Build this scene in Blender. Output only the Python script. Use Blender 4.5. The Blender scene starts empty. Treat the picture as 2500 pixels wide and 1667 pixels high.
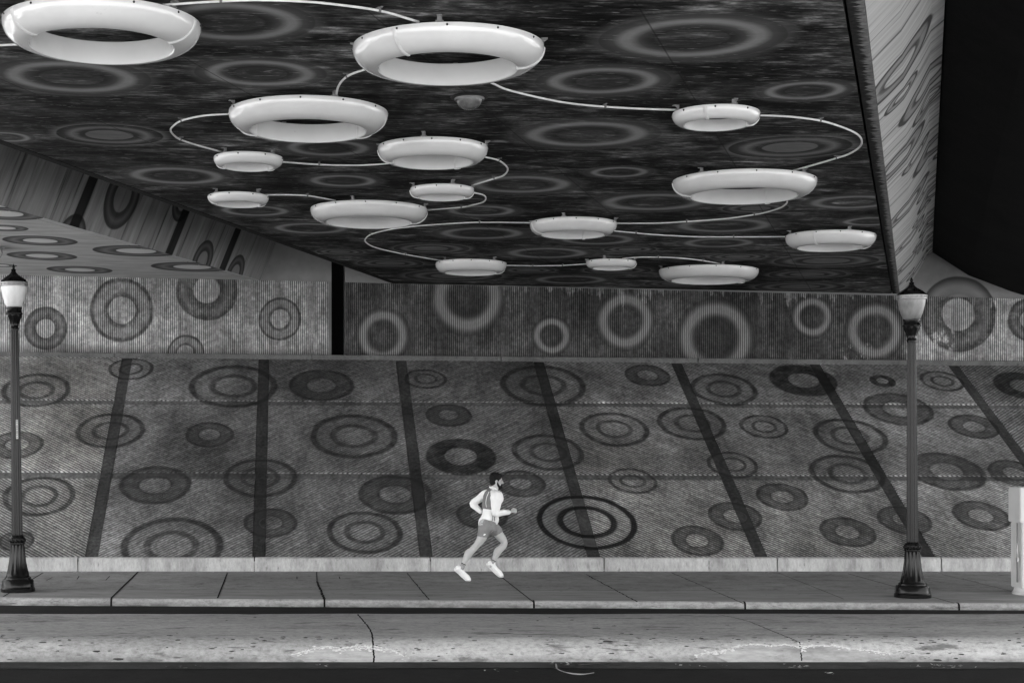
import bpy, bmesh, math, random
from mathutils import Vector, Matrix
R = math.radians
random.seed(7)
S = bpy.context.scene
COL = S.collection

# ------------------------------------------------------------------ camera model
F, PX, PY, HC = 4000.0, 700.0, 1100.0, 2.15       # focal in px of a 2500 px wide frame, axis, eye height
W_, H_ = 2500.0, 1667.0
cam_d = bpy.data.cameras.new('camera'); cam = bpy.data.objects.new('camera', cam_d); COL.objects.link(cam)
cam.location = (0, 0, HC); cam.rotation_euler = (R(90), 0, 0)
cam_d.sensor_width = 36; cam_d.lens = F / W_ * 36
cam_d.shift_x = (W_/2 - PX) / W_; cam_d.shift_y = -(H_/2 - PY) / W_
cam_d.clip_start = 0.1; cam_d.clip_end = 3000
S.camera = cam

def ray(px, py): return Vector(((px-PX)/F, 1.0, (PY-py)/F))
def at_depth(px, py, D): return Vector((0, 0, HC)) + ray(px, py)*D

# ------------------------------------------------------------------ layout
D0 = 29.25                 # foot of the low kerb wall
DS, ZS = 29.42, 0.24       # foot of the slope
TAN = 2380.0/F
DW = 36.5                  # ribbed wall face
DB = 36.62                 # smooth wall behind
BD = Vector((1549.0/F, 1.0, -50.0/F))      # direction of the bridges
def zW(x): return 5.935 - 0.0203*x
def soff(x, y):
    t = DW - y
    return zW(x + BD.x*t) - BD.z*t
def hit(px, py, fn):       # ray against a height function by bisection on depth
    r = ray(px, py); a, b = 5.0, 60.0
    def g(D):
        p = Vector((0, 0, HC)) + r*D
        return p.z - fn(p.x, p.y)
    ga = g(a)
    for _ in range(60):
        m = (a+b)/2
        if (g(m) > 0) == (ga > 0): a = m
        else: b = m
    return Vector((0, 0, HC)) + r*a
def slope_z(x, y): return ZS + (y-DS)*TAN
def slope_pt(px, py): return hit(px, py, slope_z)
def walk_z(x, y): return -0.02*(D0-y)
def walk_pt(px, py): return hit(px, py, walk_z)
ROADZ = -0.2

# ------------------------------------------------------------------ object helpers
def tag(o, label=None, cat=None, group=None, kind=None):
    if label: o['label'] = label
    if cat: o['category'] = cat
    if group: o['group'] = group
    if kind: o['kind'] = kind
    return o
def empty(name, loc=(0, 0, 0), rot=(0, 0, 0)):
    o = bpy.data.objects.new(name, None); o.empty_display_size = .2
    o.location = loc; o.rotation_euler = rot; COL.objects.link(o); return o
def mesh_obj(name, verts, faces, mat, parent=None, smooth=False, world=False):
    if parent is not None and world:
        L = parent.location; verts = [Vector(v)-L for v in verts]
    me = bpy.data.meshes.new(name)
    me.from_pydata([tuple(v) for v in verts], [], faces); me.update()
    if mat: me.materials.append(mat)
    if smooth:
        for p in me.polygons: p.use_smooth = True
    o = bpy.data.objects.new(name, me); COL.objects.link(o)
    if parent is not None: o.parent = parent
    return o
def smooth_by_angle(o, ang=40):
    me = o.data
    for p in me.polygons: p.use_smooth = True
    bm = bmesh.new(); bm.from_mesh(me)
    for e in bm.edges:
        if len(e.link_faces) == 2 and e.calc_face_angle(0) > R(ang): e.smooth = False
    bm.to_mesh(me); bm.free(); return o
class MB:
    def __init__(s): s.v = []; s.f = []
    def add(s, vs, fs):
        n = len(s.v); s.v += [Vector(v) for v in vs]; s.f += [[i+n for i in f] for f in fs]; return s
    def box(s, c, d, rz=0, M=None):
        x, y, z = [k/2 for k in d]
        vs = [Vector((a*x, b*y, e*z)) for a in (-1, 1) for b in (-1, 1) for e in (-1, 1)]
        m = M if M else Matrix.Rotation(rz, 4, 'Z')
        vs = [m @ v + Vector(c) for v in vs]
        return s.add(vs, [(0,1,3,2), (4,6,7,5), (0,4,5,1), (2,3,7,6), (0,2,6,4), (1,5,7,3)])
    def lathe(s, prof, n=32, c=(0, 0, 0), flute=None, closed=False):
        vs = []; m = len(prof)
        for j, (r, z) in enumerate(prof):
            for i in range(n):
                a = 2*math.pi*i/n; rr = r
                if flute and flute[0] <= j <= flute[1]: rr = r*(1 + flute[3]*(math.cos(a*flute[2])))
                vs.append(Vector((rr*math.cos(a)+c[0], rr*math.sin(a)+c[1], z+c[2])))
        fs = []
        for j in range(m if closed else m-1):
            k = (j+1) % m
            for i in range(n):
                fs.append((j*n+i, j*n+(i+1) % n, k*n+(i+1) % n, k*n+i))
        if not closed:
            if prof[0][0] > 1e-4: fs.append(tuple(reversed(range(n))))
            if prof[-1][0] > 1e-4: fs.append(tuple(range((m-1)*n, m*n)))
        return s.add(vs, fs)
    def tube(s, pts, rad, n=8, cap=True):
        pts = [Vector(p) for p in pts]; m = len(pts)
        rads = rad if isinstance(rad, (list, tuple)) else [rad]*m
        rads = [q if isinstance(q, (tuple, list)) else (q, q) for q in rads]
        vs = []; up = None
        for i, p in enumerate(pts):
            t = (pts[min(i+1, m-1)] - pts[max(i-1, 0)]).normalized()
            if up is None:
                up = Vector((0, 1, 0)) if abs(t.y) < .9 else Vector((1, 0, 0))
            a = t.cross(up).normalized(); b = a.cross(t).normalized(); up = b
            for k in range(n):
                g = 2*math.pi*k/n
                vs.append(p + a*(math.cos(g)*rads[i][0]) + b*(math.sin(g)*rads[i][1]))
        fs = []
        for j in range(m-1):
            for i in range(n): fs.append((j*n+i, j*n+(i+1) % n, (j+1)*n+(i+1) % n, (j+1)*n+i))
        if cap: fs += [tuple(reversed(range(n))), tuple(range((m-1)*n, m*n))]
        return s.add(vs, fs)
    def ell(s, c, r, n=16, m=10, rot=None):
        vs = []; fs = []
        for j in range(m+1):
            th = math.pi*j/m
            for i in range(n):
                a = 2*math.pi*i/n
                v = Vector((r[0]*math.sin(th)*math.cos(a), r[1]*math.sin(th)*math.sin(a), r[2]*math.cos(th)))
                if rot: v = rot @ v
                vs.append(v+Vector(c))
        for j in range(m):
            for i in range(n): fs.append((j*n+i, (j+1)*n+i, (j+1)*n+(i+1) % n, j*n+(i+1) % n))
        return s.add(vs, fs)
    def obj(s, name, mat, parent=None, smooth=False, ang=None, world=False):
        o = mesh_obj(name, s.v, s.f, mat, parent, smooth, world)
        bm = bmesh.new(); bm.from_mesh(o.data)
        bmesh.ops.remove_doubles(bm, verts=bm.verts, dist=1e-6)
        bmesh.ops.recalc_face_normals(bm, faces=bm.faces)
        bm.to_mesh(o.data); bm.free()
        if ang: smooth_by_angle(o, ang)
        return o
def catmull(pts, n=6):
    P = [pts[0]*2-pts[1]] + list(pts) + [pts[-1]*2-pts[-2]]; out = []
    for i in range(1, len(P)-2):
        for k in range(n):
            t = k/n
            out.append(.5*((2*P[i]) + (P[i+1]-P[i-1])*t + (2*P[i-1]-5*P[i]+4*P[i+1]-P[i+2])*t*t + (3*P[i]-P[i-1]-3*P[i+1]+P[i+2])*t**3))
    out.append(pts[-1]); return out

# ------------------------------------------------------------------ node helpers
class N:
    def __init__(s, name, rough=.8, spec=.3):
        s.m = bpy.data.materials.new(name); s.m.use_nodes = True; s.t = s.m.node_tree; s.n = s.t.nodes
        s.b = s.n['Principled BSDF']; s.b.inputs['Roughness'].default_value = rough
        s.b.inputs['Specular IOR Level'].default_value = spec
        s.pos = s.n.new('ShaderNodeNewGeometry').outputs['Position']
    def L(s, a, b):
        if isinstance(a, (int, float)):
            try: b.default_value = a
            except (TypeError, ValueError): b.default_value = (a, a, a, 1)
        elif isinstance(a, (tuple, list, Vector)): b.default_value = tuple(a)
        else: s.t.links.new(a, b)
    def math(s, op, a, b=0.0, c=None, clamp=False):
        n = s.n.new('ShaderNodeMath'); n.operation = op; n.use_clamp = clamp
        s.L(a, n.inputs[0]); s.L(b, n.inputs[1])
        if c is not None: s.L(c, n.inputs[2])
        return n.outputs[0]
    def vec(s, op, a, b=(0, 0, 0)):
        n = s.n.new('ShaderNodeVectorMath'); n.operation = op; s.L(a, n.inputs[0]); s.L(b, n.inputs[1])
        return n.outputs['Value'] if op in ('DISTANCE', 'DOT_PRODUCT', 'LENGTH') else n.outputs['Vector']
    def noise(s, scale, vec=None, detail=4, rough=.6, stretch=None):
        v = vec or s.pos
        if stretch: v = s.vec('MULTIPLY', v, stretch)
        n = s.n.new('ShaderNodeTexNoise'); s.L(v, n.inputs['Vector'])
        n.inputs['Scale'].default_value = scale; n.inputs['Detail'].default_value = detail; n.inputs['Roughness'].default_value = rough
        return n.outputs['Fac']
    def ramp(s, fac, stops, alpha=False):
        n = s.n.new('ShaderNodeValToRGB'); s.L(fac, n.inputs[0]); e = n.color_ramp.elements
        while len(e) > 1: e.remove(e[0])
        for i, st in enumerate(stops):
            el = e[0] if i == 0 else e.new(st[0])
            el.position = st[0]; a = st[2] if len(st) > 2 else 1
            el.color = (st[1], st[1], st[1], a)
        return (n.outputs[0], n.outputs[1]) if alpha else n.outputs[0]
    def map(s, v, a, b, c, d):
        n = s.n.new('ShaderNodeMapRange'); s.L(v, n.inputs[0])
        for i, k in enumerate((a, b, c, d)): n.inputs[i+1].default_value = k
        return n.outputs[0]
    def mix(s, fac, a, b, blend='MIX'):
        n = s.n.new('ShaderNodeMix'); n.data_type = 'RGBA'; n.blend_type = blend
        s.L(fac, n.inputs[0]); s.L(a, n.inputs[6]); s.L(b, n.inputs[7]); return n.outputs[2]
    def mul(s, a, b): return s.mix(1.0, a, b, 'MULTIPLY')
    def xyz(s):
        n = s.n.new('ShaderNodeSeparateXYZ'); s.L(s.pos, n.inputs[0]); return n.outputs
    def bump(s, h, strength=.4, dist=.02):
        n = s.n.new('ShaderNodeBump'); n.inputs['Strength'].default_value = strength; n.inputs['Distance'].default_value = dist
        s.L(h, n.inputs['Height']); s.t.links.new(n.outputs[0], s.b.inputs['Normal'])
    def circles(s, lst, warp=.04, wscale=1.2):     # lst of (centre, radius): nearest normalised distance
        n = s.n.new('ShaderNodeTexNoise'); s.L(s.pos, n.inputs['Vector']); n.inputs['Scale'].default_value = wscale; n.inputs['Detail'].default_value = 3
        off = s.vec('SUBTRACT', n.outputs['Color'], (.5, .5, .5))
        off = s.vec('MULTIPLY', off, (warp*2,)*3)
        p = s.vec('ADD', s.pos, off); cur = None
        for c, r in lst:
            q = s.math('MULTIPLY', s.vec('DISTANCE', p, tuple(c)), 1.0/r)
            cur = q if cur is None else s.math('MINIMUM', cur, q)
        return cur
    def paint(s, base, lst, stops, warp=.04, wear=None, qmax=1.3, wscale=1.2):
        q = s.circles(lst, warp, wscale)
        q = s.math('MULTIPLY', q, 1/qmax)
        c, a = s.ramp(q, [(st[0]/qmax, st[1], st[2]) for st in stops], True)
        if wear is not None: a = s.math('MULTIPLY', a, wear, clamp=True)
        return s.mix(a, base, c)
    def done(s, col):
        s.L(col, s.b.inputs['Base Color']); return s.m
def plain(name, g, rough=.6, spec=.3, metal=0, var=.15, nscale=8, bump=0):
    m = N(name, rough, spec); m.b.inputs['Metallic'].default_value = metal
    n = m.noise(nscale); c = m.ramp(n, [(.25, g*(1-var)), (.75, g*(1+var))])
    if bump: m.bump(m.noise(nscale*6), .3, bump)
    return m.done(c)

# ------------------------------------------------------------------ murals (circles measured on the photograph, laid on the real surfaces)
def on_soffit(l): 
    out = []
    for px, py, a in l:
        p = hit(px, py, soff); out.append((p, a*p.y/F))
    return out
def on_slope(l):
    out = []
    for px, py, a in l:
        p = slope_pt(px, py); out.append((p, a*p.y/F))
    return out
def on_wall(l): return [(at_depth(px, py, DW), a*DW/F) for px, py, a in l]

SO_L = on_soffit([(175,190,193),(635,180,160),(565,55,205),(432,430,138),(15,335,70),(622,515,98),(758,558,105),(838,442,98),(800,362,120),
 (1471,199,163),(1690,95,222),(1431,329,178),(1512,421,83),(1270,451,145),(1175,515,98),(1596,494,150),(1175,570,120),(1458,585,105),
 (1336,618,115),(1393,683,102),(1965,222,115),(2082,494,120),(1768,551,133),(1753,593,98),(2174,651,40),(2128,541,80)])
SO_D = on_soffit([(267,330,130),(1929,360,143),(1845,509,78),(1053,607,92),(1538,609,62),(953,643,80),(830,615,58),(1290,660,65),(1106,674,118),(1508,660,80),(1650,693,75),
 (1801,627,65),(2017,637,122),(1971,670,90),(1952,700,105),(2151,708,45)])
# ---- soffit material
def soffit_material():
    m = N('painted_soffit', .75, .08)
    st = m.noise(1.6, detail=8, rough=.7, stretch=(.7, 2.0, 1))
    st2 = m.noise(8, detail=5, rough=.7, stretch=(.45, 2.0, 1))
    big = m.noise(.35, detail=2)
    base = m.ramp(st, [(.3, .007), (.42, .013), (.5, .03), (.58, .07), (.68, .15)])
    base = m.mul(base, m.ramp(st2, [(.34, .35), (.48, .85), (.58, 1.8), (.68, 3.0)]))
    base = m.mul(base, m.ramp(big, [(.35, .5), (.5, 1.0), (.65, 2.0)]))
    blot = m.noise(2.8, detail=7, rough=.72)
    base = m.mul(base, m.ramp(blot, [(.33, .4), (.5, .95), (.62, 1.9)]))
    X = m.xyz()
    # paler grey mixed in towards the left, in patches
    base = m.mix(m.math('MULTIPLY', m.map(m.math('ADD', X[0], m.math('MULTIPLY', big, 6)), -1.5, 3.5, .6, 0), m.map(st, .4, .62, .1, 1)), base, .085)
    wear = m.map(blot, .36, .6, 1.0, .8)
    base = m.paint(base, SO_L, [(0,.11,.25),(.38,.11,.4),(.415,.035,.75),(.48,.055,.9),(.57,.10,.95),(.69,.34,.96),(.76,.34,.96),(.86,.11,.95),(.95,.08,.95),(1.0,.07,.92),(1.025,.16,.45),(1.2,.13,0)], .03, wear)
    base = m.paint(base, SO_D, [(0,.24,.7),(.44,.22,.8),(.465,.04,.95),(.55,.05,.95),(.72,.24,.95),(.86,.06,.95),(.99,.03,.95),(1.02,.24,.65),(1.2,.15,0)], .03, wear)
    fle = m.noise(16, detail=3, stretch=(.25, 1.6, 1))
    base = m.mix(m.map(fle, .63, .68, 0, .8), base, .3)
    # seams between form boards run along the bridge
    u = m.math('SUBTRACT', X[0], m.math('MULTIPLY', X[1], BD.x))
    fr = m.math('ABSOLUTE', m.math('SUBTRACT', m.math('FRACT', m.math('MULTIPLY', u, 1/2.44)), .5))
    base = m.mix(m.map(fr, .495, .4975, 0, .55), base, .01)
    m.bump(m.noise(12, detail=5, stretch=(.5, 2, 1)), .25, .01)
    return m.done(base)
LS_ = on_soffit([(8,522,107),(12,557,57),(98,588,91),(103,625,85),(195,659,80),(333,613,106),(469,652,100),(5,648,35)])
def left_soffit_material():
    m = N('pale_soffit', .8, .1)
    st = m.noise(2.0, detail=7, rough=.65, stretch=(.6, 2.2, 1))
    base = m.ramp(st, [(.3, .4), (.5, .52), (.7, .66)])
    base = m.paint(base, LS_, [(0,.8,.85),(.45,.75,.8),(.47,.06,.9),(.54,.07,.9),(.72,.2,.9),(.9,.06,.92),(.99,.03,.92),(1.02,.04,0)], .03)
    m.bump(m.noise(10, detail=5), .25, .01)
    return m.done(base)
# web circles: centre given by (distance along bridge from the wall, height on the web)
LEAN, WEBH = .40, 1.75
def web_pt(xw, t, h, side=1):
    p = Vector((xw, DW, zW(xw))) - BD*t
    if xw > 5: return p + Vector((h*.8 if h < .8 else .62+(h-.8)*1.2, 0, h))
    return p + Vector((side*LEAN*h, 0, h))
def web_material(name, circ, stripes, lo, hi, stops, xw):
    m = N(name, .8, .08)
    st = m.noise(1.2, detail=7, rough=.65, stretch=(0, 3.5, .4))
    base = m.ramp(st, [(.3, lo), (.55, (lo+hi)/2), (.75, hi)])
    base = m.mul(base, m.ramp(m.noise(3, detail=4, rough=.6, stretch=(0, 2.2, .12)), [(.33, .3), (.45, .95), (.7, 1.15)]))
    X = m.xyz()
    base = m.paint(base, circ, stops, .007)
    for c, w in stripes:
        d = m.math('ABSOLUTE', m.math('SUBTRACT', X[1], c))
        base = m.mix(m.map(d, w*.8, w, .93, 0), base, .012)
    m.bump(m.noise(9, detail=5, stretch=(2, 2, .4)), .3, .01)
    return m.done(base)

SL_O = on_slope([(88,952,85),(320,900,55),(570,942,108),(270,1051,85),(864,1064,107),(635,1166,90),(95,1210,90),(419,1332,125),(890,1298,93),
 (1039,925,50),(1326,940,104),(1338,1103,87),(1500,1047,84),(1544,1173,60),(1768,950,80),(1690,1033,83),(1865,1041,58),(2075,1064,87),(2300,930,52),
 (1789,1133,61),(2069,1156,89)])
SL_B = on_slope([(784,940,80),(511,1060,60),(40,1085,65),(379,1183,88),(660,1275,65),(1095,1013,57),(1581,916,54),(965,1206,90),(1271,1180,62),(1175,1259,62),
 (2193,999,82),(2377,1041,60),(2312,1150,90),(2476,1154,62),(1910,1212,63),(1795,1259,65),(1703,1319,65),(2069,1298,67),(2207,1269,65),(2394,1258,67),(40,1320,45)])
SL_K = on_slope([(1433,1273,122)])
SL_D = on_slope([(1125,1114,87),(1960,928,82),(2500,942,72),(2155,930,32)])
BAND_X0, BAND_DX = -0.50, 3.01
def slope_paint(m, base):
    wear = m.map(m.noise(5, detail=4), .3, .7, 1.15, .72)
    O = [(0,.04,.1),(.37,.04,.12),(.43,.025,.8),(.52,.025,.8),(.58,.05,.2),(.82,.05,.25),(.88,.02,.85),(.98,.02,.85),(1.04,.04,0)]
    B = [(0,.1,0),(.38,.1,0),(.45,.022,.85),(.54,.03,.68),(.82,.03,.66),(.9,.02,.86),(.98,.02,.84),(1.04,.04,0)]
    base = m.paint(base, SL_O, O, .05, wear)
    base = m.paint(base, SL_B, B, .05, wear)
    base = m.paint(base, SL_K, [(0,.2,.1),(.44,.1,.1),(.48,.008,.95),(.58,.01,.92),(.66,.2,.2),(.84,.2,.15),(.89,.008,.95),(.98,.01,.95),(1.02,.04,0)], .05, None)
    base = m.paint(base, SL_D, [(0,.1,0),(.42,.1,0),(.47,.012,.9),(.96,.015,.9),(1.03,.04,0)], .05, wear)
    return base
def slope_tone(m, lo, hi):
    n1 = m.noise(.8, detail=6); n2 = m.noise(14, detail=4, rough=.7)
    base = m.ramp(n1, [(.25, lo), (.75, hi)])
    base = m.mul(base, m.ramp(n2, [(.28, .5), (.5, 1.0), (.72, 1.7)]))
    blot = m.noise(.45, detail=5, rough=.6)
    base = m.mul(base, m.ramp(blot, [(.34, .55), (.5, 1.0), (.64, 1.4)]))
    runs = m.noise(1.3, detail=6, rough=.7, stretch=(1.6, .45, .45))
    base = m.mul(base, m.ramp(runs, [(.32, .62), (.48, 1.0), (.66, 1.25)]))
    return base
def groove_material(name, sign, lo, hi, contrast):
    m = N(name, .88, .08)
    X = m.xyz()
    sl = m.math('MULTIPLY', X[1], 1/math.cos(math.atan(TAN)))
    wob = m.math('MULTIPLY', m.noise(3, detail=2), .02)
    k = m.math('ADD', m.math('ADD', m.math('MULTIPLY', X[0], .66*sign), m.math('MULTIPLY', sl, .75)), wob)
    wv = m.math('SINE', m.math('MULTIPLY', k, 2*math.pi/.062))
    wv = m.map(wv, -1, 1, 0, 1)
    base = slope_tone(m, lo, hi)
    k2 = m.math('SUBTRACT', m.math('MULTIPLY', X[0], .75), m.math('MULTIPLY', sl, .66*sign))
    cb = m.n.new('ShaderNodeCombineXYZ'); m.L(m.math('MULTIPLY', k, 11.0), cb.inputs[0]); m.L(m.math('MULTIPLY', k2, 1.1), cb.inputs[1])
    oi = m.n.new('ShaderNodeObjectInfo'); base = m.mul(base, m.ramp(oi.outputs['Random'], [(0, .8), (1, 1.2)]))
    stv = m.noise(1.0, cb.outputs[0], detail=3, rough=.6)
    base = m.mul(base, m.ramp(stv, [(.28, .72), (.5, 1.0), (.72, 1.35)]))
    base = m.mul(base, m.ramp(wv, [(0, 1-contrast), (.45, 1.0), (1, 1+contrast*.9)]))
    base = slope_paint(m, base)
    m.bump(wv, .7, .018)
    return m.done(base)
def band_material(name, lo, hi):
    m = N(name, .8, .08)
    base = slope_tone(m, lo, hi)
    base = slope_paint(m, base)
    return m.done(base)
WL_O = on_wall([(297,757,79),(683,779,52),(452,863,46)])
WL_B = on_wall([(111,802,53),(505,708,75),(2340,768,92),(2512,780,52)])
WR_L = on_wall([(934,819,66),(1142,725,92),(1347,819,48),(1527,783,71),(1747,825,95),(1983,774,50),(2136,808,72)])
def wall_material():
    m = N('ribbed_wall', .85, .08)
    X = m.xyz()
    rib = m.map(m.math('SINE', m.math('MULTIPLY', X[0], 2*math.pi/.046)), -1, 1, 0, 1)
    n1 = m.noise(1.0, detail=6); n2 = m.noise(11, detail=5, rough=.7); n3 = m.noise(2.2, detail=4, stretch=(4, 1, .5))
    pale = m.ramp(n1, [(.3, .24), (.7, .36)]); dark = m.ramp(n1, [(.3, .05), (.7, .1)])
    e = m.math('ADD', X[0], m.map(m.noise(2.5), .3, .7, -.15, .15))
    f = m.math('MULTIPLY', m.map(e, 1.1, 1.2, 0, 1), m.map(e, 13.7, 14.1, 1, 0))
    base = m.mix(f, pale, dark)
    base = m.mul(base, m.ramp(n2, [(.28, .5), (.5, 1.0), (.72, 1.7)]))
    base = m.mul(m.mul(base, m.ramp(n3, [(.3, .68), (.7, 1.3)])), m.ramp(m.noise(.55, detail=5), [(.35, .65), (.65, 1.25)]))
    D1 = [(0,.25,.1),(.40,.25,.1),(.45,.03,.85),(.53,.04,.75),(.6,.13,.55),(.84,.13,.55),(.91,.03,.85),(.97,.03,.85),(1.02,.05,0)]
    D2 = [(0,.3,.3),(.40,.3,.3),(.45,.03,.9),(.56,.05,.85),(.75,.1,.8),(.9,.04,.88),(.97,.03,.88),(1.02,.05,0)]
    LL = [(0,.04,.2),(.46,.03,.6),(.54,.06,.7),(.68,.24,.88),(.82,.24,.88),(.93,.09,.75),(1.02,.03,.5),(1.08,.04,0)]
    wear = m.map(n2, .3, .7, 1.1, .75)
    base = m.paint(base, WL_O, D1, .05, wear); base = m.paint(base, WL_B, D2, .05, wear); base = m.paint(base, WR_L, LL, .05, wear)
    # lime runs from the joint at the top
    top = m.math('SUBTRACT', m.math('SUBTRACT', 5.93, m.math('MULTIPLY', X[0], .0243)), X[2])
    run = m.noise(7, detail=4, rough=.7, stretch=(1, .01, .05))
    ln = m.map(m.noise(1.1, stretch=(1, .01, .01)), .42, .68, .08, .5)
    a = m.math('MULTIPLY', m.map(run, .47, .66, 0, .7), m.math('LESS_THAN', top, m.math('MULTIPLY', ln, m.map(run, .5, .72, .15, 1.7))))
    a = m.math('MULTIPLY', a, m.map(X[0], 3, 6, .2, 1))
    a = m.math('MULTIPLY', a, m.map(n2, .35, .6, .25, 1), clamp=True)
    base = m.mix(a, base, .45)
    base = m.mix(m.math('MULTIPLY', m.map(top, 1.5, 1.68, 0, 1), m.map(n2, .4, .6, .2, .75)), base, .03)
    for px, py, rr in ((2092, 868, .42), (2300, 828, .4), (1425, 690, .2)):
        qd = m.math('MULTIPLY', m.vec('DISTANCE', m.pos, tuple(at_depth(px, py, DW))), 1/rr)
        al = m.math('MULTIPLY', m.map(qd, .5, 1, 1, 0), m.map(m.noise(6.5, detail=6, rough=.75, stretch=(1, 1, .6)), .5, .62, 0, .85), clamp=True)
        base = m.mix(al, base, .6)
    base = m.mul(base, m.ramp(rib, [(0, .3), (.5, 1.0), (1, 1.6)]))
    m.bump(rib, .8, .015)
    return m.done(base)
def backwall_material():
    m = N('smooth_wall', .85, .08)
    base = m.ramp(m.noise(1.5, detail=6), [(.3, .19), (.7, .28)])
    D2 = [(0,.3,0),(.45,.3,0),(.55,.1,.5),(.75,.2,.5),(.93,.05,.85),(.98,.03,.88),(1.02,.05,0)]
    base = m.paint(base, [(at_depth(2340, 768, DB), .86)], D2, .03)
    m.bump(m.noise(14), .3, .008)
    return m.done(base)
def concrete(name, lo, hi, rough=.85, spec=.1, stretch=(1, 1, 1), spots=.0, fine=.25, scale=1.0):
    m = N(name, rough, spec)
    n1 = m.noise(.7*scale, detail=7, stretch=stretch); n2 = m.noise(18*scale, detail=5, rough=.75, stretch=stretch); n3 = m.noise(3.1*scale, detail=5, rough=.6, stretch=stretch)
    base = m.ramp(n1, [(.3, lo), (.7, hi)])
    base = m.mul(base, m.ramp(n2, [(.25, 1-fine), (.75, 1+fine)]))
    base = m.mul(base, m.ramp(n3, [(.3, .68), (.45, .98), (.7, 1.15)]))
    if spots:
        sp = m.noise(6*scale, detail=6, rough=.7, stretch=stretch)
        base = m.mix(m.map(sp, .6, .68, 0, spots), base, lo*.35)
    m.bump(n2, .3, .006)
    return m.done(base)

M = {}
M['soffit'] = soffit_material()
M['lsoffit'] = left_soffit_material()
M['band'] = band_material('smooth_course_concrete', .075, .1)
M['vband'] = band_material('smooth_band_concrete', .03, .05)
M['gr_a'] = groove_material('grooved_concrete_falling', 1, .13, .19, .7)
M['gr_b'] = groove_material('grooved_concrete_rising', -1, .10, .145, .5)
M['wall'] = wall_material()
M['back'] = backwall_material()
M['walk'] = concrete('sidewalk_concrete', .21, .3, fine=.28, spots=.6)
M['walk_edge'] = concrete('kerbside_concrete', .25, .33, fine=.12, stretch=(.5, 2, 1), spots=.25)
M['kerb'] = concrete('kerb_concrete', .28, .46, fine=.3, stretch=(1.5, 1, .5), spots=.7)
def _m():
    m = N('median_concrete', .85, .1); s1 = (.35, 1.2, 1.6)
    b = m.ramp(m.noise(.9, detail=7, stretch=s1), [(.3, .30), (.7, .44)])
    b = m.mul(b, m.ramp(m.noise(22, detail=5, rough=.8, stretch=(.6, 1, 1)), [(.3, .6), (.5, 1.0), (.7, 1.3)]))
    b = m.mix(m.map(m.noise(5, detail=6, rough=.7, stretch=s1), .57, .66, 0, .8), b, .1)
    b = m.mix(m.map(m.noise(9, detail=4, rough=.6, stretch=(.25, 2, 2)), .64, .7, 0, .85), b, .07)
    b = m.mix(m.map(m.noise(2.6, detail=7, rough=.7, stretch=(.4, 1, 1)), .58, .68, 0, .55), b, .55)
    X = m.xyz(); b = m.mix(m.math('MULTIPLY', m.map(X[2], -.2, -.1, 1, 0), m.map(m.noise(8, detail=5, stretch=(.4, 1, 1)), .35, .6, .2, .85)), b, .09)
    m.bump(m.noise(25, detail=6, rough=.7), .5, .01)
    return m.done(b)
M['median'] = _m()
M['median_old'] = concrete('old_concrete', .34, .44, fine=.14, stretch=(.35, 1.2, 1.6), spots=.85)
M['asphalt'] = concrete('asphalt', .016, .024, rough=.9, fine=.5, scale=3)
M['gutter'] = concrete('gutter_concrete', .04, .08, fine=.3, spots=.5)
M['bounce_ground'] = concrete('pale_bounce_concrete', .28, .34)  # unseen ground in front, kept pale to bounce light under the bridges
M['ledge'] = concrete('ledge_concrete', .09, .15, fine=.25, spots=.5)
M['conc_dark'] = concrete('stained_concrete', .05, .09, fine=.3)
M['overhang'] = concrete('shade_black_concrete', .006, .013, fine=.5)  # near-black colour stands in for deep shade under overhangs and right neighbour
M['black'] = plain('joint_and_gap_shade', .008, .9, .1)
def lip_material():
    m = N('oversprayed_lip', .85, .06); X = m.xyz()
    u = m.math('SUBTRACT', X[0], m.math('MULTIPLY', X[1], BD.x))
    e = 13.66-BD.x*DW
    j = m.map(m.noise(5, detail=5, rough=.8, stretch=(.2, 3, 1)), .3, .7, -.1, .06)
    f = m.map(m.math('ADD', u, j), e-.10, e-.085, 0, 1)
    n2 = m.ramp(m.noise(14, detail=5), [(.3, .6), (.7, 1.4)])
    m.bump(m.noise(20), .3, .006)
    return m.done(m.mul(m.mix(f, .03, .22), n2))
M['lip'] = lip_material()
def shell_material():
    m = N('white_shell', .22, .5)
    b = m.ramp(m.noise(2.5, detail=5), [(.3, .68), (.7, .75)])
    d = m.noise(5, detail=8, rough=.8)
    b = m.mix(m.map(d, .64, .74, 0, .4), b, .3)
    m.b.inputs['Coat Weight'].default_value = .9; m.b.inputs['Coat Roughness'].default_value = .08
    return m.done(b)
M['shell'] = shell_material()
M['seam'] = plain('seam_band', .62, .35)
M['galv'] = plain('galvanised_steel', .28, .35, .5, .5)
M['conduit'] = plain('pale_conduit', .72, .3, .5)
M['bracket'] = plain('bracket_steel', .16, .5, .4)
M['iron'] = plain('cast_iron_paint', .008, .14, .14, var=.3, nscale=14, bump=.003)
M['dark'] = plain('dark_metal', .02, .5)

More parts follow.
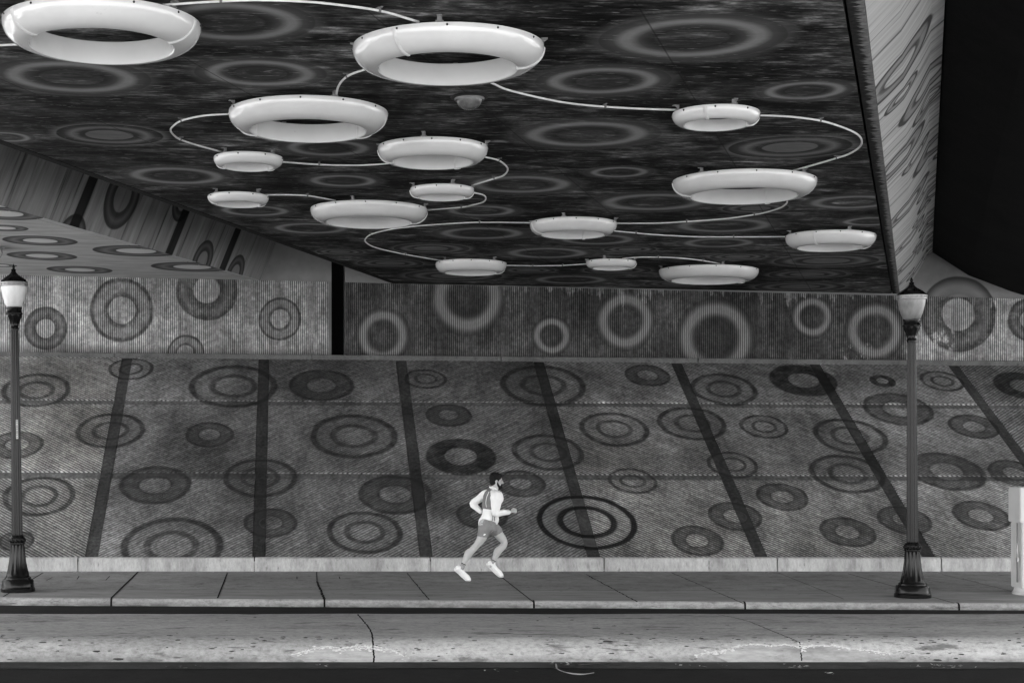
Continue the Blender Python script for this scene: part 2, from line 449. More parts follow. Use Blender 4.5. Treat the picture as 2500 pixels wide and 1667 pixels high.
# ------------------------------------------------------------------ ground and road (structure)
def quad(name, pts, mat, parent=None): return mesh_obj(name, pts, [tuple(range(len(pts)))], mat, parent)
tag(quad('ground', [(-400,-400,-.26), (400,-400,-.26), (400,400,-.26), (-400,400,-.26)], M['bounce_ground']), kind='structure')
def sheet(name, x0, x1, y0, y1, z, mat): return tag(quad(name, [(x0,y0,z), (x1,y0,z), (x1,y1,z), (x0,y1,z)], mat), kind='structure')
EL, ER = walk_pt(0, 1459), walk_pt(2500, 1473)
def edge_y(x): return EL.y + (ER.y-EL.y)*(x-EL.x)/(ER.x-EL.x)
XL, XR = -32.0, 40.0
EY0, EY1 = edge_y(XL), edge_y(XR)
GD = 17.67
tag(MB().add([(XL,20.9,ROADZ),(XR,20.9,ROADZ),(XR,EY1+.1,ROADZ),(XL,EY0+.1,ROADZ)], [(0,1,2,3)]).obj('road', M['asphalt']), kind='structure')
sheet('near_road', XL, XR, 12.5, GD, ROADZ, M['asphalt'])
# pavement: walking slab, kerbside strip, kerb
JL, JR = walk_pt(0, 1437), walk_pt(2500, 1443)
def j_y(x): return JL.y + (JR.y-JL.y)*(x-JL.x)/(JR.x-JL.x)
def strip(name, f0, f1, mat, dz=0.0, kind='structure'):
    mb = MB(); n = 24; vs = []; fs = []
    for i in range(n+1):
        x = XL+(XR-XL)*i/n; a, b = f0(x), f1(x)
        vs += [(x, a, walk_z(x, a)+dz), (x, b, walk_z(x, b)+dz)]
    for i in range(n): fs.append((2*i, 2*i+2, 2*i+3, 2*i+1))
    return tag(mb.add(vs, fs).obj(name, mat), kind=kind)
sw = strip('sidewalk', j_y, lambda x: D0+.05, M['walk'])
se = strip('sidewalk_edge', lambda x: edge_y(x)+.09, lambda x: j_y(x)-.004, M['walk_edge'])
# kerb of the pavement with a rounded nose
mb = MB(); prof = [(.1, -.0), (.03, -.004), (.008, -.02), (0, -.04), (-.012, -.26)]
vs = []; n = 40
for i in range(n+1):
    x = XL+(XR-XL)*i/n; y = edge_y(x)
    for dy, dz in prof: vs.append((x, y+dy, walk_z(x, y+.1)+dz))
k = len(prof)
mb.add(vs, [(i*k+j, (i+1)*k+j, (i+1)*k+j+1, i*k+j+1) for i in range(n) for j in range(k-1)])
kb = tag(mb.obj('kerb', M['median'], ang=50), kind='structure')
# joints and cracks, drawn as narrow filled grooves
def dense(q, st=3.0):
    out = []
    for a, b in zip(q, q[1:]):
        kk = max(1, int(math.hypot(b[0]-a[0], b[1]-a[1])/st))
        out += [(a[0]+(b[0]-a[0])*i/kk+(random.uniform(-1.3, 1.3) if i else 0), a[1]+(b[1]-a[1])*i/kk) for i in range(kk)]
    return out+[q[-1]]
def ribbon(pts, w, name='joint', mat=None, parent=None, jag=0.0):
    pts = [Vector(p) for p in pts]
    if jag:
        out = []
        for a, b in zip(pts, pts[1:]):
            kk = max(2, int((b-a).length/.08))
            for i in range(kk): out.append(a.lerp(b, i/kk) + (Vector((random.uniform(-jag, jag), 0, 0)) if (i or out) else Vector()))
        pts = out+[pts[-1]]
    vs = []
    for i, p in enumerate(pts):
        t = (pts[min(i+1, len(pts)-1)]-pts[max(i-1, 0)]); s_ = Vector((t.y, -t.x, 0))
        if s_.length < .3*t.length or abs(t.z) > .3*t.length: s_ = Vector((1, 0, 0))
        s_ = s_.normalized()*w/2*(random.uniform(.6, 1.4) if jag else 1)
        vs += [p-s_, p+s_]
    return mesh_obj(name, vs, [(2*i, 2*i+1, 2*i+3, 2*i+2) for i in range(len(pts)-1)], mat or M['black'], parent)
def wj(px, py, dz=.004): return walk_pt(px, py)+Vector((0, 0, dz))
for a, b, w, jg in [((337,1396),(272,1459),.03,0),((555,1399),(531,1460),.022,0),((773,1396),(774,1418),.015,.0),((774,1418),(792,1462),.035,.012),((994,1399),(1047,1463),.02,.006),
                    ((1210,1397),(1303,1470),.02,0),((1431,1402),(1556,1469),.022,.01),((1640,1398),(1816,1473),.018,.006),((1900,1398),(2060,1462),.012,0),((2070,1400),(2330,1472),.02,0),
                    ((105,1398),(8,1456),.025,0),((-120,1398),(-300,1458),.02,0),((2300,1402),(2500,1450),.015,0)]:
    ribbon([wj(*a), wj(*b)], w, parent=sw, jag=jg)
jl = [Vector((x, j_y(x)-.01, walk_z(x, j_y(x))+.003)) for x in (XL, -10, 0, 10, 20, XR)]
ribbon(jl, .02, parent=sw)
for px, pyb in ((271,1473),(792,1475),(1303,1478),(1816,1480),(-90,1473),(2330,1481)):      # joints through the kerb
    y0 = walk_pt(px, pyb-12); x = y0.x; y = edge_y(x)
    vs = []
    for dy, dz in prof[:-1]+[(-.01, -.14)]:
        for sx in (-.014, .014): vs.append((x+sx, y+dy-.004, walk_z(x, y+.1)+dz+.003))
    mesh_obj('joint', vs, [(2*i, 2*i+1, 2*i+3, 2*i+2) for i in range(4)], M['black'], kb)
# thin lane line and small saw cuts
def rpt(px, py, z=ROADZ+.005): return hit(px, py, lambda x, y: z)
for (x0, y0, x1, y1) in [(113,1417,128,1409),(188,1414,193,1406),(258,1416,268,1406),(725,1407,725,1413),(725,1412,830,1412),(828,1407,830,1413),(820,1408,826,1408),
                         (2170,1411,2210,1419),(2260,1414,2298,1421),(2350,1412,2390,1422),(2110,1468,2150,1470),(2005,1464,2040,1470)]:
    ribbon([wj(x0, y0), wj(x1, y1)], .015, 'saw_cut', parent=sw)
mr = ribbon([rpt(905, 1483), rpt(1100, 1483.5), rpt(1400, 1484.5)], .035, 'lane_line', plain('worn_line_paint', .12, .8), None); tag(mr, kind='structure')

# median island
mprof = [(18.16, -.2), (18.2, -.06), (18.25, .0), (18.34, .045), (18.5, .062), (19.6, .074), (20.9, .07), (21.1, .05), (21.16, .0), (21.2, -.22)]
mb = MB(); vs = []; n = 260; k = len(mprof)
def wob(x, s): return .008*math.sin(x*1.3+s*5)+.006*math.sin(x*3.1+s*2)
for i in range(n+1):
    x = XL+(XR-XL)*i/n
    for j, (y, z) in enumerate(mprof):
        q = 1 if 0 < j < 5 or j > 6 else .3
        vs.append((x, y+wob(x, j)*q+random.gauss(0, .0015)*q, z+(wob(x, j+3)*.4 if 0 < j < k-1 else 0)))
med = tag(mb.add(vs, [(i*k+j, (i+1)*k+j, (i+1)*k+j+1, i*k+j+1) for i in range(n) for j in range(k-1)]).obj('traffic_median', M['median'], smooth=True), kind='structure')
def med_z(x, y):
    for (ya, za), (yb, zb) in zip(mprof, mprof[1:]):
        if ya <= y <= yb: return za+(zb-za)*(y-ya)/(yb-ya)
    return -.2
from mathutils.bvhtree import BVHTree
mtree = BVHTree.FromPolygons([v.co for v in med.data.vertices], [tuple(p.vertices) for p in med.data.polygons])
def mpt(px, py, off=.004):
    r = ray(px, py); p, nn, _, _ = mtree.ray_cast(Vector((0, 0, HC)), r.normalized())
    if p is None: return hit(px, py, lambda x, y: .06)
    return p-r.normalized()*off*1.2
ribbon([mpt(*q, .01) for q in dense([(871,1496),(884,1511),(898,1528),(907,1543),(910,1560),(911,1580),(913,1600),(912,1616)])], .019, 'crack', parent=med)
ribbon([mpt(*q, .01) for q in dense([(1750,1499),(1790,1506),(1829,1516),(1870,1533),(1910,1549),(1952,1566),(1955,1590),(1957,1612)])], .014, 'crack', parent=med)
# lime crusts on the kerb face
lime = plain('lime_crust', .55, .9, .1, var=.25, nscale=40)
damp = concrete('damp_concrete', .28, .37, fine=.3, stretch=(.35, 1.2, 1.6), spots=.85)
def crust(top, th, name='lime_crust'):
    pts = catmull([Vector((a, b, 0)) for a, b in top], 10); vs = []
    for i, p in enumerate(pts):
        t = th*(random.uniform(.15, 1.0))*min(1, i/6+.15, (len(pts)-1-i)/6+.15)*(1.4 if random.random() < .2 else 1)
        jy = random.uniform(-1.5, 1.5)
        vs += [mpt(p.x, p.y+jy-t, .012), mpt(p.x, p.y+jy+t*.9, .012)]
    o = mesh_obj(name, vs, [(2*i, 2*i+1, 2*i+3, 2*i+2) for i in range(len(pts)-1)], lime, med)
    mb = MB()
    for _ in range(int(len(pts)*1.1)):
        p = random.choice(pts); q = mpt(p.x+random.gauss(0, 5), p.y+random.gauss(1.0, 2.2), .011); rr = random.uniform(.003, .014)*random.uniform(.5, 1.3)
        k = random.randint(5, 8); a0 = random.uniform(0, 6)
        vv = [q+Vector((rr*1.5*math.cos(a0+6.283*i/k), -.001, rr*.8*math.sin(a0+6.283*i/k)))*random.uniform(.6, 1.2) if False else q+Vector((rr*1.6*math.cos(a0+6.283*i/k)*random.uniform(.6, 1.2), 0, rr*.7*math.sin(a0+6.283*i/k)*random.uniform(.6, 1.2))) for i in range(k)]
        mb.add(vv, [tuple(range(k))])
    mb.obj('lime_flakes', lime, med)
    return o
c1 = [(705,1597),(735,1592),(765,1583),(800,1577),(835,1582),(870,1577),(905,1576),(940,1583),(965,1589),(990,1603)]
c2 = [(1725,1592),(1765,1588),(1800,1577),(1840,1572),(1880,1575),(1920,1573),(1955,1579),(1990,1575),(2040,1576),(2080,1583),(2130,1588),(2170,1595)]
for c in (c1, c2):
    pts = catmull([Vector((a, b, 0)) for a, b in c], 6); vs = []; m_ = len(pts)
    rows = 5
    for i, p in enumerate(pts):
        fade = min(1, i/8, (m_-1-i)/8)
        lo = p.y+2+fade*(1613-p.y)
        for r_ in range(rows): vs.append(mpt(p.x, p.y+(lo-p.y)*r_/(rows-1), .009))
    mesh_obj('damp_patch', vs, [(i*rows+j, i*rows+j+1, (i+1)*rows+j+1, (i+1)*rows+j) for i in range(m_-1) for j in range(rows-1)], damp, med)
    crust(c, 2.0)
crust([(x, y+5) for x, y in c1[3:8]], 1.0); crust([(1700,1598),(1730,1592),(1760,1590)], 1.3); crust([(1950,1570),(1960,1582),(1956,1592)], 3.0)
# gutter
mb = MB(); vs = []; n = 120
for i in range(n+1):
    x = XL+(XR-XL)*i/n
    vs += [(x, GD+.03*math.sin(x*.9)+random.uniform(-.02, .02), ROADZ+.005), (x, 18.18+wob(x, 0), ROADZ+.012)]
tag(mb.add(vs, [(2*i, 2*i+2, 2*i+3, 2*i+1) for i in range(n)]).obj('gutter', M['gutter']), kind='structure')

# low kerb wall at the foot of the slope
kx = [-6.6] + [PX_*D0/F for PX_ in (190-700-820, 190-700-410, 190-700, 621-700, 1051-700, 1475-700, 1898-700, 2299-700, 2740-700, 3180-700)]
kx = sorted(set([XL] + [k_ for k_ in kx if k_ > -12] + [XR]))
lw = tag(empty('low_wall', (0, D0, 0)), 'low pale concrete kerb wall with joints along the foot of the grooved slope behind the pavement', 'low wall')
for a, b in zip(kx, kx[1:]):
    if b-a < .3: continue
    g = .012
    mb = MB(); P = [(0, -.1), (0, .2), (.02, .232), (.05, .243), (.22, .243)]
    nn = max(2, int((b-a)/.5)); vs = []
    for i in range(nn+1):
        x = a+g+(b-a-2*g)*i/nn
        for j, (dy, z) in enumerate(P): vs.append((x, D0+dy+random.gauss(0, .003), z+random.gauss(0, .002)))
    fs = [(i*5+j, (i+1)*5+j, (i+1)*5+j+1, i*5+j+1) for i in range(nn) for j in range(4)]
    fs += [(0, 1, 2, 3, 4), tuple(nn*5+j for j in (4, 3, 2, 1, 0))]
    mb.add(vs, fs); mb.obj('kerb_block', M['kerb'], lw, ang=50, world=True)

# ------------------------------------------------------------------ paved slope
emb = tag(empty('paved_slope', (0, DS, ZS)), 'steep concrete bank of grooved panels and smooth bands painted with dark circles, behind the pavement', 'concrete bank')
def up(x, s, dz=0.0):       # x, horizontal run up the slope
    return Vector((x, DS+s, ZS+s*TAN+dz))
TL, TR = slope_pt(0, 871), slope_pt(2200, 891)
def top_s(x): return (TL.y + (TR.y-TL.y)*(x-TL.x)/(TR.x-TL.x)) - DS
mb = MB(); xs = [XL+(XR-XL)*i/30 for i in range(31)]; vs = []
for x in xs: vs += [up(x, -.08, -.02), up(x, top_s(x)+.05, -.02)]
mb.add(vs, [(2*i, 2*i+2, 2*i+3, 2*i+1) for i in range(30)]).obj('smooth_band', M['band'], emb, world=True)
def sline(y0, y1, px1=2000.0):      # course line through two photo heights
    a, b = slope_pt(0, y0), slope_pt(px1, y1)
    return lambda x: a.y+(b.y-a.y)*(x-a.x)/(b.x-a.x)-DS
for k_ in range(-4, 10):
    xc = BAND_X0+k_*BAND_DX; q = []
    for i in range(7):
        s_ = -.07+(top_s(xc)+.08)*i/6; q += [up(xc-.108, s_, -.009), up(xc+.108, s_, -.009)]
    MB().add(q, [(2*i, 2*i+1, 2*i+3, 2*i+2) for i in range(6)]).obj('upright_band', M['vband'], emb, world=True)
rows = [(lambda x: -.03, sline(1167, 1172)), (sline(1150, 1159), sline(985, 995)), (sline(974, 984.5), lambda x: top_s(x)+.02)]
SGN = {0: 'gr_a', 1: 'gr_b', 2: 'gr_b', 3: 'gr_b', 4: 'gr_a', 5: 'gr_a', 6: 'gr_a', 7: 'gr_b'}
for cidx in range(-2, 11):
    xa = BAND_X0 + (cidx-2)*BAND_DX + .118; xb = BAND_X0 + (cidx-1)*BAND_DX - .118
    for lo, hi in rows:
        c = [(xa, lo(xa)), (xb, lo(xb)), (xb, hi(xb)), (xa, hi(xa))]
        e = .005
        vs = [up(x, s_, -.02) for x, s_ in c]
        sx = (1, -1, -1, 1); sy = (1, 1, -1, -1)
        vs += [up(x+e*sx[i], s_+e*sy[i], 0) for i, (x, s_) in enumerate(c)]
        fs = [(4, 5, 6, 7)] + [(i, (i+1) % 4, (i+1) % 4+4, i+4) for i in range(4)]
        MB().add(vs, fs).obj('grooved_panel', M[SGN.get(cidx, 'gr_a')], emb, world=True)

# ledge below the wall
WB0, WB1 = at_depth(0, 861, DW).z, at_depth(2200, 883, DW).z
def base_z(x):
    xa, xb = at_depth(0, 861, DW).x, at_depth(2200, 883, DW).x
    return WB0+(WB1-WB0)*(x-xa)/(xb-xa)
lx = [XL, -3.8, .55, 4.7, 9.0, 13.6, 18, XR]
led = tag(empty('concrete_ledge', (0, DW, 4.2)), 'narrow concrete ledge capping the painted slope below the ribbed walls', 'ledge')
for a, b in zip(lx, lx[1:]):
    vs = []
    for x in (a+.01, b-.01):
        y = DS+top_s(x)+.01; z = base_z(x)
        vs += [(x, y, slope_z(x, y)-.1), (x, y-.0, z-.008), (x, y+.03, z+.0), (x, DW+.1, z+.002), (x, DW+.1, z-.2)]
    MB().add(vs, [(0,5,6,1), (1,6,7,2), (2,7,8,3), (3,8,9,4), (0,1,2,3,4), (9,8,7,6,5)]).obj('ledge_block', M['ledge'], led, world=True)

# ------------------------------------------------------------------ walls
def wall_slab(name, x0, x1, y0, y1, zb, zt, mat, nx=12, parent=None):
    vs = []
    for i in range(nx+1):
        x = x0+(x1-x0)*i/nx
        vs += [(x, y0, zb(x)), (x, y0, zt(x)), (x, y1, zt(x)), (x, y1, zb(x))]
    fs = [(4*i+j, 4*i+4+j, 4*i+4+(j+1) % 4, 4*i+(j+1) % 4) for i in range(nx) for j in range(4)]
    fs += [(0, 1, 2, 3), (4*nx+3, 4*nx+2, 4*nx+1, 4*nx)]
    return MB().add(vs, fs).obj(name, mat, parent)
rt = lambda x: 5.93-.0243*x
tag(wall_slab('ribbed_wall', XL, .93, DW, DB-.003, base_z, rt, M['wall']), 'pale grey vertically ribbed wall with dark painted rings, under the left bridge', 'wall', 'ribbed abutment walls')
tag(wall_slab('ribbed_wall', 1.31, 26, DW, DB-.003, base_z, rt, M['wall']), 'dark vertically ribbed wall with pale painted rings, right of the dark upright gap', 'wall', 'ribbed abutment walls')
tag(wall_slab('smooth_wall', XL, 1.0, DB, DB+.9, lambda x: 3.5, lambda x: 8.3, M['back']), 'smooth grey concrete wall above the ribbed wall, left of the dark gap', 'wall', 'smooth abutment walls')
tag(wall_slab('smooth_wall', 1.30, 26, DB, DB+.9, lambda x: 3.5, lambda x: 8.3, M['back']), 'smooth grey concrete wall showing above the dark ribbed wall and right of the main bridge', 'wall', 'smooth abutment walls')
tag(wall_slab('gap_shade_backing', .9, 1.4, DB+.92, DB+1.1, lambda x: 3.5, lambda x: 8.3, M['black'], 1), 'black sheet standing for the shade in the narrow upright gap between the two walls', 'wall')  # black backing painted as the shade deep in the gap

# ------------------------------------------------------------------ bridges
NEAR = 37.0     # length along the deck from the wall to the near end
def bridge(name, xl, xr, mats, label, rp, oh_l, oh_r, cat='bridge', sky_blocks=None, lp=None):
    RH = rp[-1][1]; RX = rp[-1][0]; lp = lp or [(-LEAN*WEBH, WEBH)]; LH = lp[-1][1]; LX = -lp[-1][0]; TH = max(RH, LH)
    root = tag(empty(name, ((xl+xr)/2, DW, zW((xl+xr)/2))), label, cat, 'bridges over the street')
    def P(xw, t, h=0.0): return Vector((xw, DW, zW(xw))) - BD*t + Vector((0, 0, h))
    T0, T1 = -.115, NEAR; nt = 30
    def surf(nm, prof, mat, closed=True):
        vs = []; k = len(prof)
        for i in range(nt+1):
            t = T0+(T1-T0)*i/nt
            for xw, h in prof: vs.append(P(xw, t, h))
        fs = [(i*k+j, (i+1)*k+j, (i+1)*k+(j+1) % k, i*k+(j+1) % k) for i in range(nt) for j in range(k if closed else k-1)]
        if closed: fs += [tuple(range(k)), tuple(nt*k+j for j in reversed(range(k)))]
        return MB().add(vs, fs).obj(nm, mat, root, world=True)
    g = .16; gw = .03
    soffit = surf('soffit', [(xl+g+gw, 0), (xr-g-gw, 0), (xr-g-gw, .25), (xl+g+gw, .25)], mats['soffit'])
    surf('soffit_lip', [(xr-g, 0), (xr-.01, 0), (xr+.09, .25), (xr-g, .25)], mats['lip'])
    surf('soffit_lip', [(xl+.01, 0), (xl+g, 0), (xl+g, .25), (xl-.09, .25)], mats['lip2'])
    surf('drip_groove', [(xl+g-.01, .06), (xr-g+.01, .06), (xr-g+.01, .1), (xl+g-.01, .1)], M['black'])
    wb = .004
    w1 = surf('web', [(xr, wb)]+[(xr+a, b) for a, b in rp]+[(xr+RX-.3, RH), (xr-.14, .255), (xr-.03, .255)], mats['webr'])
    w2 = surf('web', [(xl, wb), (xl+.03, .255), (xl+.14, .255), (xl-LX+.3, LH)]+[(xl+a, b) for a, b in reversed(lp)], mats['webl'])
    dk = surf('deck', [(xl-LX-oh_l, LH+.003)]+([(xl+.5, LH+.003), (xl+.5, TH+.003)] if LH < TH else [])+([(xr-.5, TH+.003), (xr-.5, RH+.003)] if RH < TH else [])+[(xr+RX+oh_r, RH+.003), (xr+RX+oh_r, TH+.35), (xl-LX-oh_l, TH+.35)], mats['deck'])
    for sx, xe in ((-1, xl-LX-oh_l), (1, xr+RX+oh_r)):
        surf('parapet', [(xe-sx*.3, TH+.352), (xe, TH+.352), (xe, TH+1.3), (xe-sx*.2, TH+1.3)], mats['deck'])
    for xa, xb, ha, hb in (sky_blocks or []):        # added wall, out of view, keeping sky light out of the cavity
        q = [P(x, t, h) for t in (T1+.01, T1+.3) for x, h in ((xa, ha), (xb, ha), (xb, hb), (xa, hb))]
        MB().add(q, [(0,1,2,3), (7,6,5,4), (0,4,5,1), (1,5,6,2), (2,6,7,3), (3,7,4,0)]).obj('sky_block_wall', mats['deck'], root, world=True)
    return root
XML, XMR = 2.30, 13.66
rw = [(t, h, r) for t, h, r in [(.9,.5,.42),(2.3,1.0,.5),(3.6,.25,.5),(5.0,.95,.55),(6.6,.3,.5),(8.2,.95,.6),(10.2,.3,.62),(12.3,.95,.7),(14.6,.2,.6),(16.8,.7,.6),(19.2,.3,.6),(1.6,0.15,.3),(4.2,.75,.35),(9.3,.8,.4),(.3,.9,.3),(1.2,.95,.28),(3.1,.7,.3),(4.3,.55,.26),(5.9,.8,.35),(7.4,.6,.3),(11.3,1.1,.4),(13.4,.5,.35),(15.7,.75,.4),(18.0,.3,.3)]]
webO = [(0,.3,.0),(.38,.3,.0),(.44,.03,.9),(.54,.05,.8),(.62,.16,.55),(.8,.14,.6),(.88,.03,.92),(.98,.03,.9),(1.03,.1,0)]
M['webr'] = web_material('painted_web', [(web_pt(XMR, t, h), r) for t, h, r in rw], [], .34, .58, webO, XMR)
lwx = [(web_pt(-.63, t, h), r) for t, h, r in [(6.8, 0.72, .62), (1.25, .0, .42), (2.9, .05, .45), (7.9,-.25,.5), (4.6,1.0,.42), (11.5, .5, .6)]]
def ty(t): return DW - t
M['webl'] = web_material('pale_streaked_web', lwx, [(ty(1.9),.16),(ty(4.35),.17),(ty(7.95),.17),(ty(11.2),.1)], .2, .42,
                         [(0,.2,.7),(.45,.2,.7),(.5,.03,.9),(.6,.03,.9),(.75,.1,.85),(.9,.03,.9),(.98,.03,.9),(1.03,.1,0)], -.63)
bridge('bridge', XML, XMR, dict(soffit=M['soffit'], lip=M['lip'], lip2=M['lip'], webr=M['webr'], webl=M['conc_dark'], deck=M['overhang']),
       'wide concrete bridge with a dark soffit of painted pale circles, carrying the white ring lights', [(.28, .3), (.46, .58), (.58, .8), (.72, .92)], .1, 0.0, sky_blocks=[(-.3, XML+.2, .3, 1.75)],
       lp=[(-.6, .3), (-1.5, .75), (-1.95, 1.2), (-2.1, 1.75)])  # hidden left web, flared out to shade the gap and the left bridge
bridge('bridge', -8.0, -.63, dict(soffit=M['lsoffit'], lip=M['lsoffit'], lip2=M['lip'], webr=M['webl'], webl=M['conc_dark'], deck=M['overhang']),
       'left bridge with a pale soffit of dark painted rings and a streaked web', [(LEAN*WEBH, WEBH)], 1.0, .015)
bridge('bridge', 16.5, 24.0, dict(soffit=M['conc_dark'], lip=M['conc_dark'], lip2=M['conc_dark'], webr=M['conc_dark'], webl=M['overhang'], deck=M['overhang']),  # added neighbour; its web fills the shaded right side and blocks sky light
       'added dark bridge beside the main one, shaped to the shade at the far right edge', [(LEAN*WEBH, WEBH)], .0, .70, lp=[(-.35, .1), (-1.3, .44), (-2.1, .93)])

# ------------------------------------------------------------------ ring lights
def soff_off(d): return lambda x, y: soff(x, y)-d
GAP = .06
def ring_mesh(name, prof, mat, parent, n=96): return MB().lathe(prof, n, closed=True).obj(name, mat, parent, ang=38)
def ring_light(x0, x1, ytop, near, far, label, i):
    cx = (x0+x1)/2; w = x1-x0; yc = ytop
    for _ in range(20): yc = ytop + w/2*(PY-yc)/F
    c = hit(cx, yc, soff_off(GAP))
    Ro = w/2*c.y/F; Rw = min(.25, .28*Ro); h = min(.215, .285*Ro)
    n_ = Vector((.0203, 0, 1)); n_ = Vector((0.0203, -BD.x*.0203+.0125, 1)).normalized()
    root = empty('ring_light', c, n_.to_track_quat('Z', 'Y').to_euler())
    tag(root, label, 'ring light', 'white ring lights under the main bridge')
    Ri = Ro-Rw
    prof = [(Ro-.012, .0), (Ro-.003, -.006), (Ro, -.02)]
    for k in range(1, 12):
        a = k/11*math.pi*.56
        prof.append((Ri+.012+(Ro-Ri-.012)*(math.cos(a) if a < math.pi/2 else math.cos(a)*.25)*1.0, -.02-(h-.02)*math.sin(min(a, math.pi/2))+(.0 if a < math.pi/2 else (a-math.pi/2)*.02)))
    pf = [p for p in prof if p[0] >= Ri+.012]
    pf += [(Ri+.008, -h), (Ri, -h+.008), (Ri-.0, -h*.5), (Ri, -.006), (Ri+.008, 0)]
    ring_mesh('shell', pf, M['shell'], root)
    # raised bands where two shell segments meet
    def seam(ang):
        da = .028/Ro*.9; q = [(r_+(.006 if r_ > Ri+.05 else 0), z_-.005) for r_, z_ in pf[2:-1]]
        q = [(r_-(.006 if r_ <= Ri+.01 else 0), z_) for r_, z_ in q]
        vs = []
        for a in (ang-da, ang-da*.6, ang+da*.6, ang+da):
            for r_, z_ in q:
                e = 0 if a in (ang-da, ang+da) else 1
                rr = r_ if e else r_-(.008 if r_ > Ri+.05 else -.008); zz = z_-(.005 if e else -.007)
                vs.append((rr*math.cos(a), rr*math.sin(a), zz))
        k = len(q)
        MB().add(vs, [(i_*k+j, (i_+1)*k+j, (i_+1)*k+j+1, i_*k+j+1) for i_ in range(3) for j in range(k-1)]).obj('seam_band', M['seam'], root, ang=60)
    if near is not None: seam(-math.acos(max(-1, min(1, near))))
    if far is not None: seam(math.acos(max(-1, min(1, far))))
    nb = 12 if Ro > .6 else 8
    if i == 0 or 'bolt' not in SH: SH['bolt'] = MB().ell((0, 0, 0), (.011, .011, .011), 8, 6).obj('bolt', M['dark'], root); first = SH['bolt']
    else: first = None
    for b in range(nb):
        a = 2*math.pi*(b+.37)/nb
        o = first if (first is not None and b == 0) else SH['bolt'].copy()
        if not (first is not None and b == 0): COL.objects.link(o)
        o.parent = root; o.location = ((Ro-.001)*math.cos(a), (Ro-.001)*math.sin(a), -.028)
    for b in range(4):
        a = -R(90)+R(38)+b*R(90)+i*.5
        ca, sa = math.cos(a), math.sin(a); Mx = Matrix.Rotation(a, 4, 'Z')
        mb = MB()
        rr = Ro-.03
        mb.box((rr*ca, rr*sa, GAP/2), (.010, .045, GAP-.004), M=Mx)
        mb.box(((rr+.028)*ca, (rr+.028)*sa, GAP-.008), (.06, .045, .008), M=Mx)
        mb.box(((rr-.02)*ca, (rr-.02)*sa, .008), (.09, .07, .008), M=Mx)
        g1 = [Vector((rr+.004, s_*.03, z_)) for s_ in (1,) for z_ in (.01, GAP-.012)]
        tri = [Vector((rr+.006, .016, .01)), Vector((rr+.006, .016, GAP-.013)), Vector((rr+.05, .016, GAP-.013))]
        tri += [v+Vector((0, .006, 0)) for v in tri]
        mb.add([Mx @ v for v in tri], [(0,1,2), (5,4,3), (0,3,4,1), (1,4,5,2), (2,5,3,0)])
        mb.obj('bracket', M['galv'], root)
    return root
SH = {}
RINGS = [
 (6,492,-6,-.5,-.39,'largest white ring light, in the top left corner of the photo'),
 (860,1327,57,-.36,-.63,'big white ring light at top centre, directly above the small dome'),
 (557,948,234,.28,.63,'large white ring light between the top centre ring and the smaller rings at left'),
 (521,692,369,.43,.55,'small white ring light just below the left end of the looping conduit'),
 (922,1191,334,.6,.38,'medium white ring light in the middle, left of the upper hairpin of conduit'),
 (1001,1158,448,-.13,.35,'small white ring light tucked between two short hairpin bends of conduit'),
 (507,657,467,.2,0,'smallest white ring light on the left side, nearest the left edge of the dark soffit'),
 (757,1044,489,-.18,None,'medium wide white ring light in a row with the small one at left, mid soffit'),
 (1643,1853,254,-.24,-.75,'small white ring light at upper right, where the widest conduit loop starts'),
 (1645,1988,413,.6,.34,'large white ring light on the right below the widest conduit loop'),
 (1294,1505,529,.75,.05,'white ring light right of centre that three conduit runs meet'),
 (1921,2134,561,-.2,-.6,'white ring light farthest right, close to the right edge of the soffit'),
 (1063,1237,632,-.1,None,'white ring light in the far row nearest the wall, left one of three'),
 (1431,1553,631,-.35,None,'tiny white ring light in the far row, middle one of three'),
 (1611,1849,646,.14,None,'wide white ring light in the far row above the ribbed wall, right one of three'),
]
for i, r_ in enumerate(RINGS): ring_light(*r_, i)
rl = ring_light(-150, 6, 600, None, None, 'white ring light under the left bridge, only its tip in the frame', 99)
rl['group'] = 'ring light under the left bridge'

